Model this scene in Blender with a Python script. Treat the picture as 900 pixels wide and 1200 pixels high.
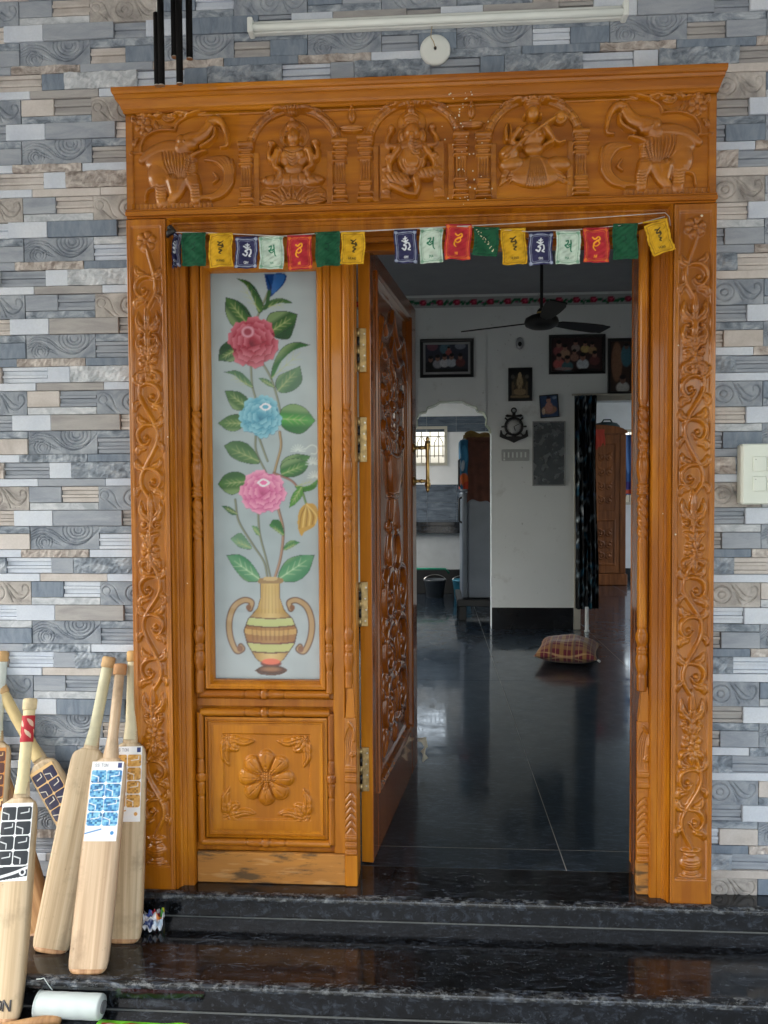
import bpy, bmesh, math, random
import numpy as np
from mathutils import Vector, Matrix
for o in list(bpy.data.objects): bpy.data.objects.remove(o)
S = bpy.context.scene; C = S.collection
R = math.radians; PI = math.pi
# ---------------------------------------------------------------- camera
cd = bpy.data.cameras.new('camera'); cam = bpy.data.objects.new('camera', cd); C.objects.link(cam); S.camera = cam
cd.sensor_fit = 'VERTICAL'; cd.sensor_height = 24; cd.sensor_width = 18; cd.lens = 18.0; cd.clip_start = 0.02; cd.clip_end = 500
fw = Vector((-0.06235847, 0.99748797, -0.033603)); rt = Vector((0.99804616, 0.06219078, -0.00601341)); up = Vector((0.00390851, 0.03391233, 0.99941717))
m = Matrix((rt, up, -fw)).transposed().to_4x4(); m.translation = Vector((1.27012, -2.35407, 1.24640)); cam.matrix_world = m
# ---------------------------------------------------------------- sky and sun (overcast daylight under a porch roof)
W = bpy.data.worlds.new('World'); S.world = W; W.use_nodes = True
wn = W.node_tree.nodes; wl = W.node_tree.links; wn.clear()
sky = wn.new('ShaderNodeTexSky'); sky.sky_type = 'NISHITA'; sky.sun_disc = False
SUN_EL, SUN_AZ = R(46), R(236)
sky.sun_elevation = SUN_EL; sky.sun_rotation = SUN_AZ; sky.air_density = 1.6; sky.dust_density = 4.0; sky.ozone_density = 1.0
hs = wn.new('ShaderNodeHueSaturation'); hs.inputs['Saturation'].default_value = 0.5
bg = wn.new('ShaderNodeBackground'); bg.inputs['Strength'].default_value = 0.15; wo = wn.new('ShaderNodeOutputWorld')
wl.new(sky.outputs[0], hs.inputs['Color']); wl.new(hs.outputs[0], bg.inputs['Color']); wl.new(bg.outputs[0], wo.inputs['Surface'])
sl = bpy.data.lights.new('sun', 'SUN'); sl.energy = 1.5; sl.angle = R(50); sl.color = (1, .96, .9)
so = bpy.data.objects.new('sun', sl); C.objects.link(so)
sd = Vector((math.sin(SUN_AZ)*math.cos(SUN_EL), math.cos(SUN_AZ)*math.cos(SUN_EL), math.sin(SUN_EL)))
so.rotation_euler = sd.to_track_quat('Z', 'Y').to_euler()
S.view_settings.view_transform = 'Standard'; S.view_settings.look = 'None'; S.view_settings.gamma = 1; S.view_settings.use_curve_mapping = False
S.view_settings.exposure = 2.2
S.render.engine = 'CYCLES'; S.cycles.max_bounces = 10; S.cycles.diffuse_bounces = 6; S.cycles.glossy_bounces = 5; S.cycles.sample_clamp_indirect = 6
random.seed(7); rng = np.random.default_rng(7)
# ---------------------------------------------------------------- materials
def srgb(r, g, b):
    f = lambda c: (c/255/12.92) if c/255 <= .04045 else ((c/255+.055)/1.055)**2.4
    return (f(r), f(g), f(b), 1)
class NT:
    def __init__(s, name):
        s.m = bpy.data.materials.new(name); s.m.use_nodes = True; s.t = s.m.node_tree; s.n = s.t.nodes; s.l = s.t.links
        s.b = s.n['Principled BSDF']
    def new(s, t, **k):
        q = s.n.new(t)
        for a, v in k.items():
            if a.startswith('i_'): q.inputs[a[2:].replace('_', ' ')].default_value = v
            else: setattr(q, a, v)
        return q
    def link(s, a, b): s.l.new(a, b)
    def coord(s, scale=(1, 1, 1), rnd=False):
        tc = s.new('ShaderNodeTexCoord'); mp = s.new('ShaderNodeMapping'); mp.inputs['Scale'].default_value = scale
        s.link(tc.outputs['Object'], mp.inputs['Vector'])
        if rnd:
            oi = s.new('ShaderNodeObjectInfo'); mu = s.new('ShaderNodeVectorMath', operation='SCALE'); mu.inputs['Scale'].default_value = 37
            cx = s.new('ShaderNodeCombineXYZ')
            for i in range(3): s.link(oi.outputs['Random'], cx.inputs[i])
            s.link(cx.outputs[0], mu.inputs[0]); s.link(mu.outputs[0], mp.inputs['Location'])
        return mp.outputs[0]
    def noise(s, vec, scale, detail=4, rough=.55, dist=0):
        q = s.new('ShaderNodeTexNoise'); q.inputs['Scale'].default_value = scale; q.inputs['Detail'].default_value = detail
        q.inputs['Roughness'].default_value = rough; q.inputs['Distortion'].default_value = dist; s.link(vec, q.inputs['Vector']); return q.outputs[0]
    def ramp(s, fac, stops):
        q = s.new('ShaderNodeValToRGB'); e = q.color_ramp.elements
        while len(e) < len(stops): e.new(.5)
        for i, (p, c) in enumerate(stops): e[i].position = p; e[i].color = c
        s.link(fac, q.inputs[0]); return q.outputs[0]
    def mix(s, fac, a, b, mode='MIX'):
        q = s.new('ShaderNodeMix', data_type='RGBA', blend_type=mode)
        for sock, v in ((q.inputs[0], fac), (q.inputs[6], a), (q.inputs[7], b)):
            if hasattr(v, 'is_output'): s.link(v, sock)
            else: sock.default_value = v
        return q.outputs[2]
    def bump(s, h, strength=.3, dist=.002):
        q = s.new('ShaderNodeBump'); q.inputs['Strength'].default_value = strength; q.inputs['Distance'].default_value = dist
        s.link(h, q.inputs['Height']); s.link(q.outputs[0], s.b.inputs['Normal'])
    def col(s, c):
        if hasattr(c, 'is_output'): s.link(c, s.b.inputs['Base Color'])
        else: s.b.inputs['Base Color'].default_value = c
    def par(s, **k):
        for a, v in k.items():
            i = s.b.inputs[a.replace('_', ' ')]
            if hasattr(v, 'is_output'): s.link(v, i)
            else: i.default_value = v
def g(v): return (v, v, v, 1)
def wood(name, dark, mid, light, along='z', rough=.3, coat=.5, scale=1.0, rnd=True, worn=False):
    t = NT(name); a, b = 26*scale, 2.2*scale
    v = t.coord({'z': (a, a, b), 'x': (b, a, a), 'y': (a, b, a)}[along], rnd)
    n = t.noise(v, 1.0, 5, .6, .6); n2 = t.noise(v, 5.0, 3, .5)
    c = t.ramp(n, [(.30, dark), (.52, mid), (.72, light)])
    c = t.mix(.16, c, t.ramp(n2, [(.35, g(.35)), (.65, g(1))]), 'MULTIPLY')
    pv = t.noise(t.coord((3, 3, 1.2) if along == 'z' else (1.2, 3, 3), True), 1.6, 4, .6); c = t.mix(t.ramp(pv, [(.42, g(.55)), (.62, g(0))]), c, dark)
    lv = t.coord((1.6, 1.6, 1.6)); ln = t.noise(lv, 1.5, 3)
    c = t.mix(t.ramp(ln, [(.35, g(0)), (.75, g(.3))]), c, mid)
    oi = t.new('ShaderNodeObjectInfo'); c = t.mix(1.0, c, t.ramp(oi.outputs['Random'], [(0, g(.84)), (1, g(1))]), 'MULTIPLY')
    if worn:
        sv_ = t.noise(t.coord((5, 5, 26)), 1.0, 5, .7); c = t.mix(t.ramp(sv_, [(.52, g(0)), (.62, g(.85))]), c, (.06, .04, .02, 1))
        wv = t.coord((9, 9, 60)); wn_ = t.noise(wv, 1, 4)
        c = t.mix(t.ramp(wn_, [(.56, g(0)), (.68, g(.6))]), c, srgb(196, 150, 96))
        t.par(Roughness=.6, Coat_Weight=0.0)
    else: t.par(Roughness=rough+.15, Coat_Weight=coat, Coat_Roughness=.09, Specular_IOR_Level=.2)
    t.col(c); t.bump(n2, .10, .0012); return t.m
def plain(name, c, rough=.5, metal=0, coat=0, var=.12, sc=8, bumpk=0):
    t = NT(name); v = t.coord((1, 1, 1), True); n = t.noise(v, sc, 4)
    c2 = tuple(x*(1-var) for x in c[:3])+(1,); c3 = tuple(min(1, x*(1+var)) for x in c[:3])+(1,)
    t.col(t.ramp(n, [(.3, c2), (.7, c3)])); t.par(Roughness=rough, Metallic=metal, Coat_Weight=coat)
    if bumpk: t.bump(t.noise(v, sc*4, 4), bumpk, .002)
    return t.m
def printed(name, rough=.5, coat=0, spec=.5, coatr=.03):
    t = NT(name); a = t.new('ShaderNodeVertexColor', layer_name='Col'); t.col(a.outputs[0]); t.par(Roughness=rough, Coat_Weight=coat, Coat_Roughness=coatr, Specular_IOR_Level=spec); return t.m
D1, M1, L1 = (.25, .066, .003, 1), (.50, .168, .006, 1), (.63, .245, .011, 1)
M_WV = wood('varnished_wood', D1, M1, L1, 'z'); M_WH = wood('varnished_wood_across', D1, M1, L1, 'x')
M_WO = wood('orange_varnished_wood', (.40, .130, .006, 1), (.58, .210, .009, 1), (.66, .265, .015, 1), 'z'); M_WOH = wood('orange_varnished_wood_across', (.40, .130, .006, 1), (.58, .210, .009, 1), (.66, .265, .015, 1), 'x')
M_CARVE = wood('carved_wood', (.25, .070, .003, 1), (.49, .168, .006, 1), (.62, .24, .011, 1), 'x', .2, .9)
M_CARVEV = wood('carved_wood_upright', (.27, .074, .003, 1), (.50, .170, .006, 1), (.62, .24, .011, 1), 'z', .2, .9)
M_LEAF_SHADED = wood('shaded_door_leaf_wood', (.13, .032, .003, 1), (.30, .082, .006, 1), (.42, .130, .010, 1), 'z', .12, 1.0)  # same wood as the frame, with its shade put into the colour
M_WORN = wood('worn_wood', (.36, .15, .03, 1), (.52, .22, .04, 1), (.60, .26, .04, 1), 'x', worn=True)
def granite(name, wear_glint=0.0, rough=.09, spec=.55, fl=1.0):
    t = NT(name); v = t.coord((1, 1, 1)); v2 = t.coord((.8, 2.4, 1.0))
    n = t.noise(v2, 26, 5, .65, 1.2); n2 = t.noise(v, 120, 3); n3 = t.noise(v, 3.2, 3)
    c = t.ramp(n, [(.42, g(.0045)), (.50, (.014, .017, .023, 1)), (.59, (.042, .053, .072, 1)), (.72, (.13, .155, .19, 1))])
    c = t.mix(t.ramp(n3, [(.3, g(1-.3*fl)), (.7, g(1-.9*fl))]), c, g(.0055))
    c = t.mix(t.ramp(n2, [(.60, g(0)), (.68, g(.28))]), c, (.10, .115, .135, 1))
    rr = t.ramp(t.noise(v, 9, 4), [(.3, g(rough)), (.75, g(rough+.12))])
    if wear_glint:
        w = t.noise(t.coord((34, 60, 60)), 1.0, 6, .75)
        k = t.ramp(w, [(.52, g(0)), (.70, g(.75))])
        c = t.mix(k, c, (.27, .29, .30, 1)); rr = t.mix(k, rr, g(.6))  # pale wear, lifted so it also carries the edge's highlight
    t.col(c); t.par(Roughness=rr, Specular_IOR_Level=spec); t.bump(n, .03, .001); return t.m
M_GR = granite('black_granite', 0, .05, .7, .55); M_GRW = granite('worn_highlit_granite', 1.0, .2); M_GRF = granite('polished_floor_granite', 0, .30, .55)
_b = M_GRF.node_tree.nodes['Principled BSDF']; _b.inputs['Coat Weight'].default_value = 1; _b.inputs['Coat Roughness'].default_value = .045; _b.inputs['Coat IOR'].default_value = 1.5; _b.inputs['Specular Tint'].default_value = (.45, .72, 1, 1); _b.inputs['Coat IOR'].default_value = 1.6; _t = M_GRF.node_tree; _n = _t.nodes.new('ShaderNodeTexNoise'); _n.inputs['Scale'].default_value = 11; _n.inputs['Detail'].default_value = 8; _n.inputs['Roughness'].default_value = .7; _tc = _t.nodes.new('ShaderNodeTexCoord'); _mr = _t.nodes.new('ShaderNodeMapRange'); _mr.inputs[1].default_value = .38; _mr.inputs[2].default_value = .66; _mr.inputs[3].default_value = .02; _mr.inputs[4].default_value = .20; _t.links.new(_tc.outputs['Object'], _n.inputs['Vector']); _t.links.new(_n.outputs[0], _mr.inputs[0]); _t.links.new(_mr.outputs[0], _b.inputs['Coat Roughness']); _b.inputs['Coat Tint'].default_value = (.75, .88, 1, 1)
def stained(name, c):
    t = NT(name); v = t.coord((1, 1, 1)); b_ = t.ramp(t.noise(v, 2.5, 4), [(.3, tuple(q*.95 for q in c[:3])+(1,)), (.7, c)]); s1 = t.ramp(t.noise(v, 5.5, 6, .65), [(.60, g(0)), (.74, g(.40))]); b_ = t.mix(s1, b_, (.34, .33, .29, 1)); s2 = t.ramp(t.noise(v, 34, 4), [(.68, g(0)), (.74, g(.5))]); b_ = t.mix(s2, b_, (.30, .30, .29, 1)); t.col(b_); t.par(Roughness=.75); return t.m
M_WALLI = stained('interior_paint', srgb(224, 228, 227))
M_PLASTER = plain('porch_paint', (.62, .62, .60, 1), .8, var=.06, sc=1.5)
M_BRASS = plain('brass', (.62, .42, .16, 1), .28, 1, var=.3, sc=20); M_BRASSD = plain('worn_brass', (.42, .32, .16, 1), .4, .9, var=.4, sc=60)
M_STEEL = plain('steel', (.5, .5, .48, 1), .3, 1); M_BLACK = plain('black_plastic', (.010, .010, .011, 1), .35); M_WHITE = plain('white_plastic', (.72, .76, .74, 1), .35, var=.04)
M_CREAM = plain('cream_switch_plastic', (.70, .76, .70, 1), .35, var=.03)
# ---------------------------------------------------------------- mesh helpers
BASE = {}
def newobj(name, me, parent=None, base=None):
    o = bpy.data.objects.new(name, me); C.objects.link(o)
    if parent is not None:
        o.parent = parent; BASE[o.name] = BASE.get(parent.name, Vector((0, 0, 0)))
    else:
        b = Vector(base) if base is not None else Vector((0, 0, 0)); o.location = b; BASE[o.name] = b
    return o
def tag(o, label=None, cat=None, group=None, kind=None):
    if label: o['label'] = label
    if cat: o['category'] = cat
    if group: o['group'] = group
    if kind: o['kind'] = kind
    return o
def thing(name, base, label, cat, group=None): return tag(newobj(name, None, None, base), label, cat, group)
class MB:
    def __init__(s): s.v = []; s.f = []; s.sm = []; s.mi = []; s.cur = 0
    def add(s, vs, fs, smooth=False):
        n = len(s.v); s.v += [tuple(x) for x in vs]; s.f += [tuple(i+n for i in q) for q in fs]; s.sm += [smooth]*len(fs); s.mi += [s.cur]*len(fs)
    def box(s, x0, x1, y0, y1, z0, z1, c=0.0):
        if x0 > x1: x0, x1 = x1, x0
        if y0 > y1: y0, y1 = y1, y0
        if z0 > z1: z0, z1 = z1, z0
        if not c:
            vs = [(x, y, z) for x in (x0, x1) for y in (y0, y1) for z in (z0, z1)]
            s.add(vs, [(0, 1, 3, 2), (4, 6, 7, 5), (0, 4, 5, 1), (2, 3, 7, 6), (0, 2, 6, 4), (1, 5, 7, 3)]); return s
        c = min(c, (x1-x0)*.45, (y1-y0)*.45, (z1-z0)*.45)
        bm = bmesh.new(); bmesh.ops.create_cube(bm, size=1)
        for v in bm.verts: v.co = Vector(((x0+x1)/2+v.co.x*(x1-x0), (y0+y1)/2+v.co.y*(y1-y0), (z0+z1)/2+v.co.z*(z1-z0)))
        bmesh.ops.bevel(bm, geom=list(bm.edges), offset=c, segments=1, affect='EDGES'); s.bm(bm); return s
    def bm(s, bm, smooth=False):
        bm.verts.ensure_lookup_table(); bm.verts.index_update()
        s.add([v.co for v in bm.verts], [[v.index for v in f.verts] for f in bm.faces], smooth); bm.free()
    def loft(s, rings, cap=True, smooth=True, closed=True):
        n = len(rings[0]); vs = [p for r_ in rings for p in r_]; fs = []
        for k in range(len(rings)-1):
            for i in range(n if closed else n-1):
                j = (i+1) % n; fs.append((k*n+i, k*n+j, (k+1)*n+j, (k+1)*n+i))
        b = len(s.v); s.add(vs, fs, smooth)
        if cap:
            s.f += [tuple(b+i for i in range(n))[::-1], tuple(b+(len(rings)-1)*n+i for i in range(n))]; s.sm += [False]*2; s.mi += [s.cur]*2
        return s
    def lathe(s, prof, c=(0, 0, 0), axis='z', n=20, cap=True, half=False):
        rings = []
        for r_, h in prof:
            ring = []
            for i in range(n):
                a = 2*PI*i/n; x, y = r_*math.cos(a), r_*math.sin(a)
                ring.append({'z': (c[0]+x, c[1]+y, c[2]+h), 'y': (c[0]+x, c[1]+h, c[2]-y), 'x': (c[0]+h, c[1]+x, c[2]+y)}[axis])
            rings.append(ring)
        return s.loft(rings, cap)
    def tube(s, pts, r_, n=8, cap=True):
        pts = [Vector(p) for p in pts]; rs = r_ if isinstance(r_, (list, tuple)) else [r_]*len(pts); rings = []
        prev = None
        for i, p in enumerate(pts):
            t = (pts[min(i+1, len(pts)-1)]-pts[max(i-1, 0)]).normalized()
            a = prev if prev is not None else (Vector((0, 0, 1)) if abs(t.z) < .9 else Vector((1, 0, 0)))
            u = t.cross(a).normalized(); a2 = u.cross(t).normalized(); prev = a2
            rings.append([p+(u*math.cos(2*PI*k/n)+a2*math.sin(2*PI*k/n))*rs[i] for k in range(n)])
        return s.loft(rings, cap)
    def prism(s, poly, y0, y1):   # poly in (x, z)
        n = len(poly); vs = [(x, y0, z) for x, z in poly]+[(x, y1, z) for x, z in poly]
        s.add(vs, [tuple(range(n)), tuple(range(2*n-1, n-1, -1))]+[(i, i+n, (i+1) % n+n, (i+1) % n) for i in range(n)]); return s
    def sweep(s, x0, x1, z0, z1, prof, smooth=False, sides='BRTL'):
        # mitred moulding round a rectangle; prof = list of (inset, y)
        n = len(prof); cs = {'BL': [(x0+d, y, z0+d) for d, y in prof], 'BR': [(x1-d, y, z0+d) for d, y in prof], 'TR': [(x1-d, y, z1-d) for d, y in prof], 'TL': [(x0+d, y, z1-d) for d, y in prof]}
        for k, (a, b) in {'B': ('BL', 'BR'), 'R': ('BR', 'TR'), 'T': ('TR', 'TL'), 'L': ('TL', 'BL')}.items():
            if k in sides: s.add(cs[a]+cs[b], [(i, i+1, n+i+1, n+i) for i in range(n-1)], smooth)
        return s
    def shift(s, d): s.v = [(a+d[0], b+d[1], c+d[2]) for a, b, c in s.v]; return s
    def build(s, name, mat, parent=None, base=None, abs_=True):
        me = bpy.data.meshes.new(name); o = newobj(name, me, parent, base)
        off = BASE[o.name] if abs_ else Vector((0, 0, 0))
        me.from_pydata([(a-off.x, b-off.y, c-off.z) for a, b, c in s.v], [], s.f)
        me.polygons.foreach_set('use_smooth', s.sm); me.polygons.foreach_set('material_index', s.mi)
        for q in (mat if isinstance(mat, list) else [mat]): me.materials.append(q)
        bm = bmesh.new(); bm.from_mesh(me); bmesh.ops.recalc_face_normals(bm, faces=bm.faces); bm.to_mesh(me); bm.free()
        return o
def grid_mesh(name, P, mat, parent=None, base=None, smooth=True, col=None, abs_=True, flip=False):
    # P: (ny, nx, 3) array
    ny, nx = P.shape[:2]; me = bpy.data.meshes.new(name); o = newobj(name, me, parent, base)
    off = np.array(BASE[o.name]) if abs_ else np.zeros(3)
    V = (P.reshape(-1, 3)-off).astype(np.float32)
    idx = np.arange(ny*nx).reshape(ny, nx)
    q = np.stack([idx[:-1, :-1], idx[:-1, 1:], idx[1:, 1:], idx[1:, :-1]], -1).reshape(-1, 4)
    if flip: q = q[:, ::-1]
    nf = len(q); me.vertices.add(len(V)); me.vertices.foreach_set('co', V.ravel()); me.loops.add(nf*4); me.loops.foreach_set('vertex_index', q.ravel().astype(np.int32))
    me.polygons.add(nf); me.polygons.foreach_set('loop_start', np.arange(0, nf*4, 4, dtype=np.int32)); me.polygons.foreach_set('loop_total', np.full(nf, 4, np.int32))
    me.polygons.foreach_set('use_smooth', np.full(nf, smooth)); me.update(calc_edges=True); me.materials.append(mat)
    if col is not None:
        ca = me.color_attributes.new('Col', 'FLOAT_COLOR', 'POINT'); cc = np.ones((ny*nx, 4), np.float32); cc[:, :3] = col.reshape(-1, 3); ca.data.foreach_set('color', cc.ravel())
    me.validate(); return o
# ---------------------------------------------------------------- relief canvas (heights in metres on an x-z sheet)
def cr(pts, n=8):
    P = [np.array(p, float) for p in pts]
    if len(P) < 3: return np.array([P[0]+(P[-1]-P[0])*t for t in np.linspace(0, 1, n*2)])
    Q = [2*P[0]-P[1]]+P+[2*P[-1]-P[-2]]; out = []
    for i in range(1, len(Q)-2):
        for t in np.linspace(0, 1, n, endpoint=False):
            a, b, c_, d = Q[i-1:i+3]; out.append(.5*((2*b)+(-a+c_)*t+(2*a-5*b+4*c_-d)*t*t+(-a+3*b-3*c_+d)*t**3))
    out.append(P[-1]); return np.array(out)
def resample(P, step):
    d = np.r_[0, np.cumsum(np.hypot(*np.diff(P, axis=0).T))]
    if d[-1] < 1e-9: return P[:1], np.array([0.])
    t = np.linspace(0, d[-1], max(2, int(d[-1]/step)+1)); return np.stack([np.interp(t, d, P[:, 0]), np.interp(t, d, P[:, 1])], -1), t/d[-1]
class Relief:
    def __init__(s, x0, x1, z0, z1, h):
        s.x0, s.z0 = x0, z0; s.nx = int(round((x1-x0)/h))+1; s.nz = int(round((z1-z0)/h))+1; s.hx = (x1-x0)/(s.nx-1); s.hz = (z1-z0)/(s.nz-1)
        s.X = x0+np.arange(s.nx)*s.hx; s.Z = z0+np.arange(s.nz)*s.hz; s.H = np.zeros((s.nz, s.nx)); s.T = lambda p: p; s.k = 1.0
    def _win(s, x, z, r):
        i0 = max(0, int((x-r-s.x0)/s.hx)); i1 = min(s.nx, int((x+r-s.x0)/s.hx)+2); j0 = max(0, int((z-r-s.z0)/s.hz)); j1 = min(s.nz, int((z+r-s.z0)/s.hz)+2)
        return i0, i1, j0, j1
    def stroke(s, pts, r, amp, base=0.0, curve=True, flat=False):
        P = cr(pts) if curve else np.array(pts, float)
        P = np.array([s.T(p) for p in P]); rr = np.atleast_1d(np.array(r, float))*s.k
        P, t = resample(P, max(s.hx*.7, rr.min()*.25 if rr.min() > 0 else s.hx)); rad = np.interp(t, np.linspace(0, 1, len(rr)), rr)
        for (x, z), q in zip(P, rad):
            if q < s.hx*.4: q = s.hx*.4
            i0, i1, j0, j1 = s._win(x, z, q)
            if i0 >= i1 or j0 >= j1: continue
            d2 = ((s.X[i0:i1]-x)**2)[None]+((s.Z[j0:j1]-z)**2)[:, None]; u = np.clip(1-d2/q**2, 0, 1)
            w = s.H[j0:j1, i0:i1]
            val = base+amp*(np.minimum(1, u*3) if flat else np.sqrt(u))*(min(1, q/(rr.max()+1e-9))**.5)
            np.copyto(w, np.maximum(w, np.where(u > 0, val, -1)))
        return s
    def groove(s, pts, r, depth, curve=True):
        P = cr(pts) if curve else np.array(pts, float)
        P = np.array([s.T(p) for p in P]); r = max(r*s.k, s.hx*.7); P, t = resample(P, s.hx); Mx = np.zeros_like(s.H)
        for (x, z), tt in zip(P, t):
            i0, i1, j0, j1 = s._win(x, z, r*2)
            if i0 >= i1 or j0 >= j1: continue
            d2 = ((s.X[i0:i1]-x)**2)[None]+((s.Z[j0:j1]-z)**2)[:, None]
            Mx[j0:j1, i0:i1] = np.maximum(Mx[j0:j1, i0:i1], np.exp(-d2/r**2*1.6)*(1-abs(2*tt-1)**4*.6))
        s.H -= Mx*depth; return s
    def ell(s, c, rx, rz, amp, base=0.0, rot=0, flat=False):
        c = s.T(c); rx, rz = rx*s.k, rz*s.k; q = max(rx, rz); i0, i1, j0, j1 = s._win(c[0], c[1], q)
        if i0 >= i1 or j0 >= j1: return s
        dx = (s.X[i0:i1]-c[0])[None]; dz = (s.Z[j0:j1]-c[1])[:, None]; a = R(rot)*(-1 if getattr(s, 'mir', False) else 1); u_ = dx*math.cos(a)+dz*math.sin(a); v_ = -dx*math.sin(a)+dz*math.cos(a)
        e = np.clip(1-(u_/rx)**2-(v_/rz)**2, 0, 1); w = s.H[j0:j1, i0:i1]
        np.copyto(w, np.maximum(w, np.where(e > 0, base+amp*(np.minimum(1, e*4) if flat else np.sqrt(e)), -1))); return s
    def rect(s, a, b, h, rnd=0.0):
        (xa, za), (xb, zb) = s.T(a), s.T(b); xa, xb = sorted((xa, xb)); za, zb = sorted((za, zb))
        ix = (s.X >= xa) & (s.X <= xb); iz = (s.Z >= za) & (s.Z <= zb); mk = iz[:, None] & ix[None]
        hh = h*np.ones_like(s.H)
        if rnd: u = np.clip((s.Z-za)/(zb-za), 0, 1)*2-1; hh = h*np.sqrt(np.clip(1-.75*u**2, 0, 1))[:, None]*np.ones((1, s.nx))
        s.H = np.where(mk, np.maximum(s.H, hh), s.H); return s
    def leaf(s, a, b, w, amp, bend=0.0, base=0.0, veins=3):
        a = np.array(a, float); b = np.array(b, float); d = b-a; L = np.hypot(*d); nrm = np.array([-d[1], d[0]])/L
        mid = (a+b)/2+nrm*bend*L; s.stroke([a, mid, b], [w*.35, w*.95, w, w*.7, w*.1], amp, base)
        s.groove([a, mid, a+(b-a)*.85], w*.18, amp*.45)
        for i in range(veins):
            t = .25+.5*i/max(1, veins-1); p = a+d*t+nrm*bend*L*4*t*(1-t)*.5
            for sg in (-1, 1): s.groove([p, p+d/L*w*.7+nrm*sg*w*.9], w*.12, amp*.25, False)
        return s
    def flower(s, c, r, amp, n=6, ph=0.0):
        for i in range(n):
            a = ph+2*PI*i/n; p = (c[0]+math.cos(a)*r*.58, c[1]+math.sin(a)*r*.58); s.ell(p, r*.42, r*.42, amp*.8, 0)
        for i in range(n):
            a = ph+2*PI*(i+.5)/n; s.groove([(c[0]+math.cos(a)*r*.25, c[1]+math.sin(a)*r*.25), (c[0]+math.cos(a)*r, c[1]+math.sin(a)*r)], r*.07, amp*.5, False)
        s.ell(c, r*.27, r*.27, amp*1.1, 0); return s
    def spiral(s, c, rad, turns, a0, sg, w, amp):
        pts = []
        for t in np.linspace(0, 1, 26):
            a = a0+sg*turns*2*PI*t; q = rad*(1-t*.82); pts.append((c[0]+math.cos(a)*q, c[1]+math.sin(a)*q))
        s.stroke(pts, [w, w*.9, w*.7, w*.8], amp, 0, curve=False); s.ell(c, w*1.5, w*1.5, amp*1.2); return s
    def smooth(s, n=1):
        for _ in range(n):
            Hp = np.pad(s.H, 1, mode='edge'); s.H = (Hp[1:-1, 1:-1]*4+Hp[:-2, 1:-1]+Hp[2:, 1:-1]+Hp[1:-1, :-2]+Hp[1:-1, 2:])/8
        return s
    def build(s, name, y, mat, parent=None, base=None, abs_=True, xr=None, col=None):
        i0, i1 = 0, s.nx
        if xr: i0 = int(round((xr[0]-s.x0)/s.hx)); i1 = int(round((xr[1]-s.x0)/s.hx))+1
        Xg, Zg = np.meshgrid(s.X[i0:i1], s.Z); P = np.stack([Xg, y-s.H[:, i0:i1], Zg], -1)
        return grid_mesh(name, P, mat, parent, base, True, col, abs_)
# ================================================================ STRUCTURE
def struct(name, mb, mat, base=(0, 0, 0)): return tag(mb.build(name, mat, None, base), kind='structure')
# ground, porch steps, threshold
GZ = -.26
struct('ground', MB().box(-60, 60, -60, -1.4, GZ-.12, GZ-.10), plain('concrete_ground', (.30, .29, .27, 1), .9, var=.2, sc=1.2, bumpk=.3))
def nosed(x0, x1, yb, yf, zt, th, r=.011):
    # slab with a rounded front edge
    prof = [(yb, zt)]+[(yf+r-r*math.sin(a), zt-r+r*math.cos(a)) for a in np.linspace(0, PI*.5, 5)]+[(yf, zt-th), (yb, zt-th)]
    m_ = MB(); rings = [[(x, y, z) for y, z in prof] for x in (x0, x1)]; m_.loft(rings, True, False); return m_
XL, XR = -2.2, 4.6
step = thing('porch_steps', (1.2, -.4, -.17), 'black granite entrance steps below the carved door frame', 'steps')
nosed(XL, XR, .12, -.084, 0, .022).build('threshold_slab', M_GR, step)
MB().box(XL, XR, -.0625, .12, -.098, -.0225).build('riser', M_GR, step)
nosed(XL, XR, -.0630, -.386, -.080, .024).build('tread', M_GR, step)
MB().box(XL, XR, -.362, -.0635, -.19, -.1045).build('riser', M_GR, step)
nosed(XL, XR, -.3625, -.80, -.171, .024).build('tread', M_GR, step)
MB().box(XL, XR, -.78, -.363, -.27, -.1955).build('riser', M_GR, step)
# worn pale edges, brightened to paint in their highlight: thin rounded lips sitting proud on the nosings
def lip(y, z, w=.016):
    m_ = MB(); n = 180; rings = []
    prof = [(y+w, z+.0012), (y+.009, z+.0012), (y+.003, z-.0012), (y-.0016, z-.007), (y-.0016, z-.015)]
    xs = np.linspace(XL, XR, n); P = np.array([[(x, a, b) for a, b in prof] for x in xs]); return grid_mesh('worn_highlight_edge', P, M_GRW, step)
lip(-.084, 0, .022); lip(-.386, -.080, .024)
gs = MB().box(XL, XR, -.0665, -.0630, -.0799, -.0772); gs.box(XL, XR, -.3662, -.3625, -.1709, -.168); gs.build('joint_mortar', plain('pale_grout', (.13, .14, .14, 1), .8), step)
struct('porch_floor', MB().box(XL-1, XR+1, -3.4, -.781, -.30, -.262), plain('porch_tile', (.24, .22, .20, 1), .35, var=.2, sc=3))
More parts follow.
